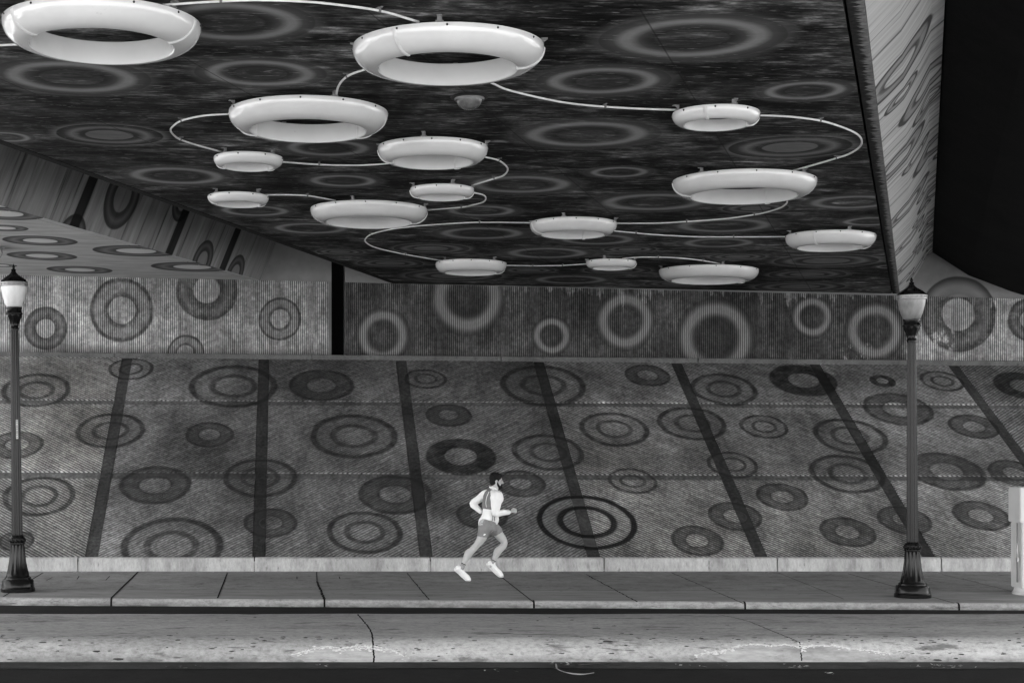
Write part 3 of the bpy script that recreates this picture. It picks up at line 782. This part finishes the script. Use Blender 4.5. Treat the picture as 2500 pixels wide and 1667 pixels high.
# ------------------------------------------------------------------ conduits
CON = [
 ([(-60,111),(0,111),(60,108)], [], 'short bit of pale conduit leaving the top left ring light through the left edge'),
 ([(398,13),(470,8),(540,4),(631,1),(727,4),(804,10),(926,27),(1022,54)], [2,6], 'long shallow pale conduit along the top between the two biggest ring lights'),
 ([(920,165),(889,171),(848,187),(827,210),(820,237)], [2], 'short curved conduit from the top centre ring light down to the large one'),
 ([(570,279),(557,279),(497,283),(444,295),(421,310),(417,320),(425,331),(440,341),(478,354),(540,371)], [3,7], 'pale conduit looping left between the large ring light and the small one below'),
 ([(680,396),(692,396),(779,402),(861,404),(915,402),(965,398)], [2], 'nearly straight conduit from the small left ring light to the middle one'),
 ([(1175,382),(1186,384),(1217,392),(1236,406),(1239,417),(1229,429),(1208,436),(1152,453)], [2,6], 'upper hairpin of conduit right of the middle ring light'),
 ([(1150,470),(1158,471),(1179,476),(1186,484),(1179,494),(1152,501),(1127,506),(1035,514)], [6], 'lower hairpin of conduit below the small ring light'),
 ([(640,476),(650,476),(708,476),(750,478),(788,484),(819,490)], [3], 'short conduit arching right from the smallest left ring light'),
 ([(1195,200),(1209,207),(1240,220),(1317,239),(1393,253),(1477,261),(1565,266),(1660,269)], [5], 'long conduit sweeping right from the top centre ring light to the small upper right one'),
 ([(1843,282),(1853,282),(1925,285),(2002,295),(2059,312),(2094,329),(2104,346),(2096,362),(2071,377),(2044,386),(1983,404),(1937,416)], [3,9], 'widest conduit loop, bulging toward the right edge of the soffit'),
 ([(1924,478),(1922,488),(1920,497),(1906,507),(1876,517),(1843,524),(1772,534),(1677,541),(1600,545),(1495,545)], [5,7], 'conduit curling under the large right ring light and running left'),
 ([(1305,544),(1294,544),(1171,543),(1068,548),(999,554),(949,561),(907,572),(892,584),(896,594),(922,606),(988,621),(1082,637)], [2,6,10], 'long conduit looping at far left between the two back rows of ring lights'),
 ([(1490,563),(1500,564),(1552,569),(1600,573),(1699,578),(1791,578.5),(1930,578)], [2,5], 'straight conduit running right to the ring light nearest the right edge'),
 ([(1230,648),(1237,648),(1301,649),(1374,648),(1437,644)], [2,3], 'low conduit linking the left and middle ring lights of the far row'),
 ([(1520,631),(1531,630),(1565,628),(1607,628),(1657,630),(1715,636),(1758,644)], [3,5], 'low arched conduit linking the middle and right ring lights of the far row'),
]
for pts, clips, label in CON:
    P3 = [hit(a, b, soff_off(.032)) for a, b in pts]
    root = tag(empty('conduit', P3[0]), label, 'conduit', 'conduits linking the ring lights')
    cm = catmull(P3, 8)
    MB().tube(cm, .0115, 10).obj('pipe', M['conduit'], root, smooth=True, world=True)
    for ci in clips:
        p = P3[ci]; t = (P3[min(ci+1, len(P3)-1)]-P3[ci-1]).normalized(); a = math.atan2(t.y, t.x)
        mb = MB(); Mx = Matrix.Rotation(a, 4, 'Z')
        mb.box(p+Vector((0, 0, .022)), (.03, .018, .03), M=Mx); mb.box(p+Vector((0, 0, .028)), (.022, .09, .006), M=Mx)
        mb.tube([p-t*.012, p+t*.012], .017, 10)
        for s_ in (-1, 1): mb.ell(p+Mx @ Vector((0, s_*.034, .022)), (.008, .008, .008), 8, 6)
        mb.obj('clip', M['bracket'], root, world=True)

# dome on the soffit
p = hit(1146, 236, soff_off(.0))
rd = 33*p.y/F
root = tag(empty('dome_light', p), 'small grey glass dome in a dark round recess below the top centre ring light', 'dome light')
MB().lathe([(0, -.02), (rd*1.36, -.02), (rd*1.4, -.012), (rd*1.38, -.001), (0, -.001)], 40).obj('back_plate', M['dark'], root, ang=40)
gm = N('grey_glass_dome', .12, .5); dome_m = gm.done(gm.ramp(gm.noise(9, detail=5), [(.3, .07), (.7, .18)]))
prof = [(0, -rd*.86-.02)]+[(rd*math.cos(a), -.02-rd*.86*math.sin(a)) for a in [math.pi/2*(1-k/10) for k in range(1, 11)]]
MB().lathe(prof, 40).obj('dome', dome_m, root, smooth=True)
MB().lathe([(rd*1.0, -.02), (rd*1.08, -.045), (rd*1.12, -.02)], 40).obj('trim_ring', M['bracket'], root, ang=40)

# ------------------------------------------------------------------ lamp posts
glass = N('frosted_globe', .25, .5)
glass_mat = glass.done(glass.ramp(glass.noise(5, stretch=(1, 1, .4)), [(.35, .62), (.65, .82)]))
glass2 = N('grey_globe', .3, .5)
glass_mat2 = glass2.done(glass2.ramp(glass2.noise(6, stretch=(1, 1, .4)), [(.35, .16), (.65, .3)]))  # same globe in a darker grey
def lamp_post(loc, tilt, h, label, gmat, first=None, rz=0):
    k = h/5.15
    root = tag(empty('lamp_post', loc, (0, tilt, rz)), label, 'lamp post', 'lamp posts on the pavement')
    root.scale = (1, 1, k)
    MB().lathe([(.27,0),(.27,.05),(.262,.06),(.258,.09),(.25,.17),(.235,.195),(.215,.2),(.21,.225),(.19,.235)], 32).obj('foot', M['iron'], root, ang=35)
    MB().lathe([(.19,.235),(.182,.25),(.18,.27),(.165,.3),(.15,.36),(.132,.46),(.118,.58),(.11,.7),(.11,.74)], 96, flute=(3, 7, 12, .055)).obj('bell_base', M['iron'], root, ang=50)
    mb = MB().lathe([(.112,.74),(.125,.755),(.125,.775),(.108,.785),(.112,.80),(.126,.815),(.126,.845),(.112,.86),(.1,.88)], 32)
    for i in range(12):
        a = i*math.pi/6; mb.ell((.115*math.cos(a), .115*math.sin(a), .81), (.026, .026, .028), 8, 6)
    mb.obj('collar', M['iron'], root, ang=40)
    MB().lathe([(.082,.86),(.08,.9),(.062,4.15),(.062,4.2)], 96, flute=(0, 3, 12, .09)).obj('fluted_shaft', M['iron'], root, smooth=True)
    MB().lathe([(.068,4.13),(.075,4.17),(.066,4.19),(.075,4.26),(.10,4.33),(.115,4.36),(.118,4.385),(.135,4.39),(.138,4.41),(.12,4.43),(.112,4.45),(.112,4.475),(.125,4.485),(.125,4.505),(.1,4.51)], 48, flute=(3, 5, 8, .07)).obj('capital', M['iron'], root, ang=40)
    MB().lathe([(.1,4.505),(.13,4.53),(.155,4.6),(.178,4.68),(.195,4.76),(.204,4.83),(.2,4.845)], 40).obj('globe', gmat, root, smooth=True)
    mb = MB().lathe([(.203,4.83),(.222,4.835),(.225,4.855),(.212,4.865),(.212,4.875),(.228,4.88),(.228,4.895),(.2,4.905)], 40)
    for i in range(20):
        a = i*math.pi/10; mb.box((.222*math.cos(a), .222*math.sin(a), 4.867), (.012, .02, .03), M=Matrix.Rotation(a, 4, 'Z'))
    mb.obj('cage_ring', M['galv'], root, ang=40)
    MB().lathe([(.215,4.9),(.2,4.93),(.165,4.965),(.12,4.995),(.08,5.02),(.05,5.05),(.035,5.08),(.03,5.085)], 40).obj('roof', M['iron'], root, ang=50)
    MB().lathe([(.03,5.08),(.042,5.095),(.03,5.11),(.016,5.12),(.024,5.14),(.016,5.165),(.004,5.19),(0,5.2)], 20).obj('finial', M['iron'], root, ang=60)
    return root
pl = walk_pt(44, 1443); pr = walk_pt(2228, 1457)
ll = lamp_post(pl, -R(.8), 5.12, 'black fluted lamp post with a bright white globe, at the left edge of the photo', glass_mat)
lr = lamp_post(pr, -R(.25), 4.84, 'black fluted lamp post with a darker grey globe, in front of the slope at right', glass_mat2, rz=.4)
stick = plain('paper_sticker', .6, .7)
st_ = N('sticker_print', .6, .3); 
px_ = MB().add([(.066*math.cos(a), .066*math.sin(a)*1.02, z) for z in (2.42, 2.72) for a in (R(-78), R(-66), R(-54))], [(0,1,4,3),(1,2,5,4)])
for i, v in enumerate(px_.v): v.x *= 1.22; v.y *= 1.22
so = px_.obj('sticker', stick, ll)
for i in range(9):
    z = 2.44+i*.031; a0, a1 = R(-74), R(-58)
    q = [Vector((.0812*math.cos(a), .0826*math.sin(a), zz)) for zz in (z, z+.014+.006*(i % 3)) for a in (a0, a1)]
    mesh_obj('print', q, [(0, 1, 3, 2)], M['dark'], so)

# ------------------------------------------------------------------ white utility pillar at the right edge
pc = walk_pt(2500, 1453); pmm = 4000/pc.y
white = plain('white_cabinet_paint', .56, .45, .4, var=.06, nscale=3)
xl_ = at_depth(2463, 1400, pc.y).x; wdt = .52
cx_ = xl_+wdt/2+.17; zt = at_depth(2463, 1192, pc.y).z; zs = at_depth(2463, 1275, pc.y).z; z0 = walk_z(0, pc.y)
root = tag(empty('utility_cabinet', (cx_, pc.y+.2, z0)), 'white metal utility cabinet standing on the pavement, cut by the right edge of the photo', 'utility cabinet')
def bevbox(name, c, d, mat, parent, bev=.012):
    o = MB().box(c, d).obj(name, mat, parent); bm = bmesh.new(); bm.from_mesh(o.data)
    bmesh.ops.bevel(bm, geom=bm.edges[:], offset=bev, segments=2, affect='EDGES'); bm.to_mesh(o.data); bm.free(); return smooth_by_angle(o, 40)
bevbox('upper_box', (0, 0, (zs+zt)/2-z0), (wdt, .42, zt-zs), white, root)
bevbox('lid', (0, 0, zt-z0+.008), (wdt+.006, .426, .016), white, root, .005)
bevbox('lower_box', (.02, 0, (zs-z0)/2+.05), (wdt-.03, .40, zs-z0-.11), white, root)
MB().lathe([(.27,0),(.275,.03),(.25,.06),(.235,.1),(.235,.12)], 40).obj('foot', white, root, ang=40)
dm = MB().tube([(-wdt/2-.005, -.12, .2), (-wdt/2-.005, -.12, zs-z0-.01)], .012, 8); dm.obj('drain_pipe', M['galv'], root, smooth=True)
bevbox('latch', (-wdt/2-.012, -.14, .55), (.03, .05, .06), M['galv'], root, .004)
for s_ in (.28, .8): bevbox('hinge', (wdt/2-.06, -.205, s_*(zs-z0)), (.02, .015, .09), M['galv'], root, .003)

# ------------------------------------------------------------------ runner
RP = walk_pt(1190, 1416); K = 4000/RP.y*5.225
def J(cx, cy, y=0.0): return Vector(((cx-540)/K, y, (1495-cy)/K))
run = tag(empty('person', (at_depth(1090+540/5.225, 1416, RP.y).x, RP.y, RP.z)), 'bearded man running in a white long sleeved top, grey vest and grey shorts', 'person')
def remeshed(mb, name, mat, vox, sm=6, parent=run):
    o = mb.obj(name, mat, None)
    md = o.modifiers.new('r', 'REMESH'); md.mode = 'VOXEL'; md.voxel_size = vox
    ms = o.modifiers.new('s', 'SMOOTH'); ms.factor = .5; ms.iterations = sm
    dg = bpy.context.evaluated_depsgraph_get(); me = bpy.data.meshes.new_from_object(o.evaluated_get(dg))
    o.modifiers.clear(); o.data = me
    for p_ in me.polygons: p_.use_smooth = True
    if not me.materials: me.materials.append(mat)
    o.parent = parent; return o
def chain(mb, pts, rad, n=14, k=4):
    # tapered limb with rounded ends
    P = catmull([Vector(p_) for p_ in pts], k); m_ = len(P); rr = []
    for i in range(m_):
        u = i/k; a = min(int(u), len(rad)-2); f = u-a
        ra, rb = rad[a], rad[a+1]
        ra = ra if isinstance(ra, tuple) else (ra, ra); rb = rb if isinstance(rb, tuple) else (rb, rb)
        f = f*f*(3-2*f)
        rr.append((ra[0]+(rb[0]-ra[0])*f, ra[1]+(rb[1]-ra[1])*f))
    mb.tube(P, rr, n)
    mb.ell(P[0], (max(rr[0])*.96,)*3, 12, 8) ; mb.ell(P[-1], (max(rr[-1])*.96,)*3, 12, 8)
    return mb
skin = N('skin', .5, .4); skin_m = skin.done(skin.ramp(skin.noise(12), [(.3, .38), (.7, .46)]))
skin.b.inputs['Subsurface Weight'].default_value = .05
cloth_w = N('white_jersey', .8, .2); cloth_w.bump(cloth_w.noise(11, detail=4, stretch=(1, 1, .5)), .8, .05); cloth_w_m = cloth_w.done(cloth_w.ramp(cloth_w.noise(6), [(.3, .78), (.7, .86)]))
cloth_g = N('grey_vest', .8, .2); cloth_g.bump(cloth_g.noise(14, detail=3), .4, .015); cloth_g_m = cloth_g.done(cloth_g.ramp(cloth_g.noise(8), [(.3, .15), (.7, .21)]))
cloth_s = N('grey_shorts', .8, .2); cloth_s.bump(cloth_s.noise(9, detail=4, stretch=(1, 1, .4)), .9, .05); cloth_s_m = cloth_s.done(cloth_s.ramp(cloth_s.noise(8), [(.3, .18), (.7, .25)]))
hair_m = plain('black_hair', .006, .7, .2, nscale=60, bump=.01)
shoe_m = plain('white_shoe', .8, .5, .3, var=.08, nscale=30)
YS, YH = .17, .09           # half shoulder and hip widths
hip = J(530, 745); 
near_sh, far_sh = J(622, 432, -YS), J(512, 400, YS-.02)
near_el, near_wr = J(604, 632, -YS-.05), J(792, 622, -YS+.05)
far_el, far_wr = J(355, 525, YS+.08), J(462, 632, YS+.02)
rear = [J(480, 775, -YH), J(452, 930, -YH), J(372, 1050, -YH), J(268, 1165, -YH), J(205, 1290, -YH-.005), J(178, 1345, -YH-.005)]
fron = [J(585, 790, YH), J(665, 900, YH), J(748, 1025, YH), J(665, 1135, YH), J(605, 1255, YH), J(575, 1318, YH)]
tors = [J(520, 790), J(528, 730), J(548, 650), J(568, 540), J(585, 440), J(598, 370), J(607, 330)]
mb = MB()
chain(mb, tors, [(.115, .15), (.11, .15), (.1, .135), (.12, .155), (.125, .17), (.085, .12), (.055, .06)], 20)
chain(mb, [J(600, 360), J(618, 318), J(635, 275)], [.068, .06, .058])
chain(mb, [J(590, 400, 0), near_sh, near_sh.lerp(near_el, .5), near_el, near_el.lerp(near_wr, .45), near_wr], [.07, .062, .052, .043, .043, .028])
chain(mb, [J(560, 400, 0), far_sh, far_sh.lerp(far_el, .5), far_el, far_el.lerp(far_wr, .45), far_wr], [.07, .058, .05, .043, .04, .028])
for L_ in (rear, fron):
    chain(mb, L_, [.1, .083, .058, .06, .036, .034], 18)
# calf bulge, glutes
mb.ell((rear[2]*.45+rear[4]*.55)+Vector((-.022, 0, .06)), (.048, .045, .085), 12, 8, Matrix.Rotation(R(35), 3, 'Y'))
mb.ell((fron[2]*.45+fron[4]*.55)+Vector((-.022, 0, .04)), (.048, .045, .085), 12, 8, Matrix.Rotation(R(32), 3, 'Y'))
mb.ell(J(475, 790, -.07), (.1, .09, .11)); mb.ell(J(490, 790, .07), (.1, .09, .11))
# head
HR = Matrix.Rotation(R(6), 3, 'Y')
hc = J(636, 225)
def hp(x, y, z): return hc + HR @ Vector((x, y, z))
mb.ell(hp(-.012, 0, .025), (.098, .077, .092), 20, 14)
mb.ell(hp(.03, 0, -.04), (.066, .06, .075), 16, 10)
mb.ell(hp(.062, 0, -.088), (.034, .034, .028), 12, 8)
chain(mb, [hp(.088, 0, .018), hp(.104, 0, -.008), hp(.114, 0, -.026), hp(.1, 0, -.036)], [.009, .012, .015, .013], 10)
mb.ell(hp(.082, 0, .034), (.02, .05, .012), 12, 8)
for s_ in (-1, 1):
    mb.ell(hp(.07, s_*.035, -.02), (.022, .022, .02), 10, 8)
    mb.ell(hp(-.004, s_*.08, -.015), (.02, .009, .031), 12, 8, Matrix.Rotation(R(12), 3, 'Y'))
mb.ell(hp(.09, 0, -.058), (.015, .024, .007), 10, 6); mb.ell(hp(.088, 0, -.068), (.014, .021, .007), 10, 6)
# hands: palm, four curled fingers and a thumb
def hand(wr, fw, upv, s_):
    fw = fw.normalized(); sd = Vector((0, s_, 0)); upv = upv.normalized()
    chain(mb, [wr, wr+fw*.04, wr+fw*.085], [(.024, .024), (.018, .034), (.018, .038)])
    for f_ in range(4):
        b = wr+fw*.088+upv*(.030-.02*f_)
        ln = (.034, .038, .035, .028)[f_]
        inn = sd*-1
        chain(mb, [b, b+fw*ln*.9, b+fw*ln*1.0+inn*ln*.8, b+fw*ln*.35+inn*ln*1.25], [.0098, .0092, .0086, .008], 8, 3)
    b = wr+fw*.035+upv*.024
    chain(mb, [b, b+fw*.03+upv*.022, b+fw*.062+upv*.026-sd*.01], [.012, .0105, .009], 8, 3)
hand(near_wr, Vector((1, .15, .2)), Vector((-.25, 0, 1)), -1)
hand(far_wr, Vector((1, -.35, -.15)), Vector((.15, 0, 1)), 1)
body = remeshed(mb, 'body', skin_m, .0065, 3)
# sleeves and shirt
mb = MB()
chain(mb, [J(522, 770), J(530, 725), J(548, 650), J(568, 540), J(588, 440), J(599, 375), J(606, 335)], [(.135, .165), (.13, .165), (.118, .152), (.135, .17), (.14, .185), (.1, .14), (.068, .07)], 22)
chain(mb, [J(590, 410, -.05), near_sh, near_sh.lerp(near_el, .5), near_el, near_el.lerp(near_wr, .5), near_el.lerp(near_wr, .93)], [.1, .088, .07, .06, .054, .042], 16)
chain(mb, [J(560, 410, .05), far_sh, far_sh.lerp(far_el, .5), far_el, far_el.lerp(far_wr, .5), far_el.lerp(far_wr, .93)], [.09, .078, .067, .057, .052, .042], 16)
for i in range(3): mb.ell(J(548+10*i, 735, -.06+.05*i), (.11, .1, .045))
# loose hem to the front
mb.ell(J(630, 715, -.02), (.05, .1, .09))
remeshed(mb, 'shirt', cloth_w_m, .008, 5)
# running vest: wraps the chest, open at the arm
def ringband(mb, cs, n=28, thick=.0):
    vs = []
    for (c, rx, ry, tl) in cs:
        for i in range(n):
            a = 2*math.pi*i/n
            vs.append(c+Vector((rx*math.cos(a), ry*math.sin(a), tl*math.cos(a))))
    k = len(cs)
    mb.add(vs, [(j*n+i, j*n+(i+1) % n, (j+1)*n+(i+1) % n, (j+1)*n+i) for j in range(k-1) for i in range(n)]+[tuple(range(n)), tuple((k-1)*n+i for i in range(n))])
mb = MB()
ringband(mb, [(J(562, 592), .142, .174, -.02), (J(566, 550), .148, .18, -.02), (J(576, 480), .152, .188, -.02), (J(580, 430), .146, .186, -.02), (J(580, 385), .12, .15, -.02), (J(588, 355), .09, .095, -.02), (J(595, 338), .075, .075, -.02)])
vest = remeshed(mb, 'vest', cloth_g_m, .009, 4)
# cut the arm hole by letting the sleeve stand proud there
mb = MB()
chain(mb, [J(628, 425, -.17), J(624, 455, -.185), J(612, 520, -.2), near_el+Vector((0, 0, .0))], [(.112, .06), (.115, .062), (.088, .06), .062], 18)
sl = remeshed(mb, 'sleeve', cloth_w_m, .007, 5)
for dx in (0, 1):
    q = [(J(505+dx*22, 360, -.16-.02*dx)), J(482+dx*18, 430, -.19), J(480+dx*10, 500, -.195), J(492+dx*4, 560, -.19)]
    q = [Vector((v.x, 0, v.z)) for v in q]
    # lay the piping on the vest surface
    out = []
    for v in catmull(q, 5):
        c = .152; cxx = J(572, 450).x; u = max(-.97, min(.97, (v.x-cxx)/c)); out.append(Vector((v.x, -.188*math.sqrt(1-u*u)-.004, v.z)))
    MB().tube(out, .005, 6).obj('piping', cloth_w_m if dx else M['bracket'], run, smooth=True)
# collar
MB().tube([J(597+0, 326)+Vector((.058*math.cos(a), .058*math.sin(a), .01-.016*math.cos(a))) for a in [k*math.pi/8 for k in range(17)]], .015, 8).obj('collar', cloth_w_m, run, smooth=True)
# shorts
mb = MB()
ringband(mb, [(J(530, 727), .137, .168, -.01), (J(524, 770), .15, .178, -.01), (J(524, 830), .16, .18, 0), (J(528, 860), .15, .17, 0)])
chain(mb, [J(500, 790, -YH), J(478, 850, -YH), J(455, 905, -YH)], [(.125, .11), (.118, .108), (.092, .1)], 18)
chain(mb, [J(560, 800, YH), J(605, 840, YH), J(650, 872, YH)], [(.12, .11), (.115, .108), (.104, .102)], 18)
remeshed(mb, 'shorts', cloth_s_m, .008, 4)
mb = MB().ell(J(468, 905, -YH-.098), (.022, .006, .012), 10, 6, Matrix.Rotation(R(-25), 3, 'Y')); mb.obj('shorts_mark', shoe_m, run, smooth=True)
# belt cord
MB().tube([J(578, 655, -.168), J(575, 690, -.172), J(570, 728, -.17)], .006, 6).obj('cord', M['bracket'], run, smooth=True)
MB().tube([J(600, 655, -.16), J(598, 700, -.165), J(600, 735, -.16)], .008, 6).obj('cord', M['bracket'], run, smooth=True)
# hair and beard
mb = MB()
mb.ell(hp(-.022, 0, .040), (.105, .086, .094), 20, 14)
mb.ell(hp(-.055, 0, -.01), (.062, .076, .085), 16, 10)
mb.ell(hp(.042, 0, .092), (.055, .06, .036), 14, 10)
for s_ in (-1, 1): mb.ell(hp(.012, s_*.072, .012), (.018, .01, .045), 10, 8)
for i in range(60):
    a = random.uniform(0, 6.28); b = random.uniform(.1, 1.3)
    mb.ell(hp(-.02+.1*math.cos(a)*math.sin(b), .082*math.sin(a)*math.sin(b), .045+.088*math.cos(b)), (.014,)*3, 6, 4)
remeshed(mb, 'hair', hair_m, .006, 2)
mb = MB()
mb.ell(hp(.068, 0, -.098), (.042, .043, .034), 14, 10)
for s_ in (-1, 1):
    chain(mb, [hp(.015, s_*.072, -.03), hp(.03, s_*.064, -.07), hp(.06, s_*.042, -.098)], [.012, .018, .022], 10)
mb.ell(hp(.098, 0, -.048), (.016, .03, .008), 10, 6)
for s_ in (-1, 1): mb.ell(hp(.088, s_*.026, -.062), (.014, .012, .02), 10, 6)
remeshed(mb, 'beard', hair_m, .006, 2)
for s_ in (-1, 1):
    MB().ell(hp(.081, s_*.031, .008), (.011, .012, .009), 12, 8).obj('eye', plain('eye', .3, .2), run, smooth=True)
    MB().tube([hp(.083, s_*.05, .026), hp(.093, s_*.034, .034), hp(.096, s_*.016, .03)], .0055, 6).obj('eyebrow', hair_m, run, smooth=True)
# shoes and socks
def shoe(heel, toe, ank, y):
    d = toe-heel; L = d.length; d.normalize(); nrm = Vector((-d.z, 0, d.x))
    if nrm.z < 0: nrm = -nrm
    def q(u, v): return heel+d*(u*L)+nrm*v
    r_ = run; sh = MB()
    chain(sh, [q(.10, .055), q(.3, .05), q(.55, .042), q(.78, .036), q(.93, .03)], [(.036, .05), (.037, .046), (.04, .034), (.044, .026), (.033, .02)], 16)
    chain(sh, [q(.16, .06), q(.2, .095)], [.042, .038], 14)
    chain(sh, [q(.3, .07), q(.5, .055)], [(.03, .032), (.028, .03)], 12)
    for v in sh.v: v.y += 0
    up_ = remeshed(sh, 'shoe', shoe_m, .006, 3)
    so_ = MB(); chain(so_, [q(.05, .014), q(.3, .012), q(.6, .010), q(.85, .012), q(.97, .022)], [(.036, .016), (.036, .013), (.042, .012), (.044, .012), (.03, .01)], 14)
    remeshed(so_, 'sole', plain('pale_sole', .62, .6), .006, 2, up_)
    c = ank
    return up_
def yv(v, y): return Vector((v.x, y, v.z))
sh1 = shoe(yv(J(98, 1352), rear[5].y), yv(J(278, 1500), rear[5].y), rear[5], 0)
sh2 = shoe(yv(J(522, 1300), fron[5].y), yv(J(712, 1462), fron[5].y), fron[5], 0)
for L_ in (rear, fron):
    a, b = L_[4], L_[5]
    a2 = L_[4]*.92+L_[3]*.08
    MB().tube([a2, b], [.041, .043], 14).obj('sock', plain('grey_sock', .3, .9), run, smooth=True)
    t = (a2-b).normalized(); MB().tube([a2-t*.006, a2+t*.006], .043, 14).obj('sock_cuff', hair_m, run, smooth=True)

# ------------------------------------------------------------------ litter
leaf_m = plain('dry_litter', .5, .9, .1, var=.5, nscale=30)
mb = MB()
def flake(p, s_):
    a = random.uniform(0, 6.3); w = random.uniform(.3, .6)
    u = Vector((math.cos(a), math.sin(a), random.uniform(-.2, .2)))*s_; v = Vector((-math.sin(a), math.cos(a), random.uniform(-.3, .3)))*s_*w
    mb.add([p-u, p-v, p+u, p+v], [(0, 1, 2, 3)])
for cx, n_, sp in ((205,16,20),(490,10,25),(840,8,15),(715,2,4),(1530,10,22),(1270,8,30),(1875,6,8),(2250,10,40),(2400,8,30),(60,6,40)):
    for _ in range(n_):
        p = walk_pt(cx+random.gauss(0, sp), 1397+abs(random.gauss(0, 1.6))); flake(p+Vector((0, 0, .01)), random.uniform(.012, .035))
for _ in range(26):
    p = walk_pt(random.uniform(0, 2500), random.uniform(1400, 1465)); flake(p+Vector((0, 0, .006)), random.uniform(.006, .016))
for cx, cy, n_, sx in ((1950,1626,14,18),(1375,1619,10,25),(2300,1624,40,40),(790,1622,6,12),(1220,1638,5,25),(2020,1642,6,12),(440,1624,6,30),(1700,1622,10,60)):
    for _ in range(n_):
        p = rpt(cx+random.gauss(0, sx), cy+random.gauss(0, 2), ROADZ+.02); flake(p, random.uniform(.01, .035))
tag(mb.obj('litter', leaf_m), kind='stuff')
mb = MB()
for _ in range(150):
    p = walk_pt(random.uniform(-50, 2550), random.uniform(1398, 1458)); rr = random.uniform(.008, .03); k = 7; a0 = random.uniform(0, 6)
    mb.add([p+Vector((rr*1.3*math.cos(a0+6.283*i/k)*random.uniform(.7, 1.2), rr*math.sin(a0+6.283*i/k), .004-.02*(-rr*math.sin(a0+6.283*i/k))*-1)) for i in range(k)], [tuple(range(k))])
mb.obj('gum_spots', plain('old_gum', .07, .9, .05), sw)
mb = MB()
for _ in range(260):
    p = mpt(random.uniform(-20, 2520), random.choice((random.uniform(1505, 1612), random.uniform(1545, 1612), random.gauss(1560, 5))), .006); rr = random.uniform(.004, .016)*(2 if random.random() < .08 else 1); k = 6; a0 = random.uniform(0, 6)
    mb.add([p+Vector((rr*2.2*math.cos(a0+6.283*i/k)*random.uniform(.6, 1.3), 0, rr*.5*math.sin(a0+6.283*i/k)*random.uniform(.6, 1.3))) for i in range(k)], [tuple(range(k))])
mb.obj('pits', plain('dark_pits', .05, .9, .05), med)
# strip of rubber and twig lying in the gutter
tw = catmull([rpt(a, b, ROADZ+.025) for a, b in ((1357,1620),(1362,1632),(1385,1641),(1420,1645),(1450,1641))], 6)
o = MB().tube(tw, [.007+.003*math.sin(i*.5) for i in range(len(tw))], 6).obj('plastic_strip', M['galv'], smooth=True)
tag(o, 'curved pale strip of debris lying in the gutter below the median', 'debris')
tw = catmull([rpt(a, b, ROADZ+.03) for a, b in ((1410,1622),(1450,1619),(1495,1617))], 6)
o = MB().tube(tw, [.016, .015, .014, .013, .012, .011, .010, .009, .008, .007, .006, .005, .004][:len(tw)], 6).obj('twig', M['dark'], smooth=True)
tag(o, 'short dark twig lying in the gutter beside the pale strip', 'debris')

# ------------------------------------------------------------------ light
EL_, AZ = R(58), R(-35)            # sun behind the camera, a little to the left
w = bpy.data.worlds.new('World'); S.world = w; w.use_nodes = True
nt = w.node_tree; bg = nt.nodes['Background']; sky = nt.nodes.new('ShaderNodeTexSky'); sky.sky_type = 'NISHITA'; sky.sun_disc = False
sky.sun_elevation = EL_; 
sd = Vector((math.sin(AZ)*math.cos(EL_), -math.cos(AZ)*math.cos(EL_), math.sin(EL_)))     # towards the sun
sky.sun_rotation = math.atan2(sd.x, sd.y)
bw = nt.nodes.new('ShaderNodeRGBToBW'); nt.links.new(sky.outputs[0], bw.inputs[0]); nt.links.new(bw.outputs[0], bg.inputs[0])
bg.inputs[1].default_value = .13
sl_ = bpy.data.lights.new('sun', 'SUN'); sl_.energy = 3.0; sl_.angle = R(.5); so_ = bpy.data.objects.new('sun', sl_); COL.objects.link(so_)
so_.rotation_euler = sd.to_track_quat('Z', 'Y').to_euler()
S.view_settings.view_transform = 'Standard'; S.view_settings.look = 'None'; S.view_settings.exposure = 3.3; S.view_settings.gamma = 1
S.render.engine = 'CYCLES'
S.cycles.max_bounces = 8; S.cycles.diffuse_bounces = 5; S.cycles.glossy_bounces = 3
S.render.resolution_x = 1024; S.render.resolution_y = 682
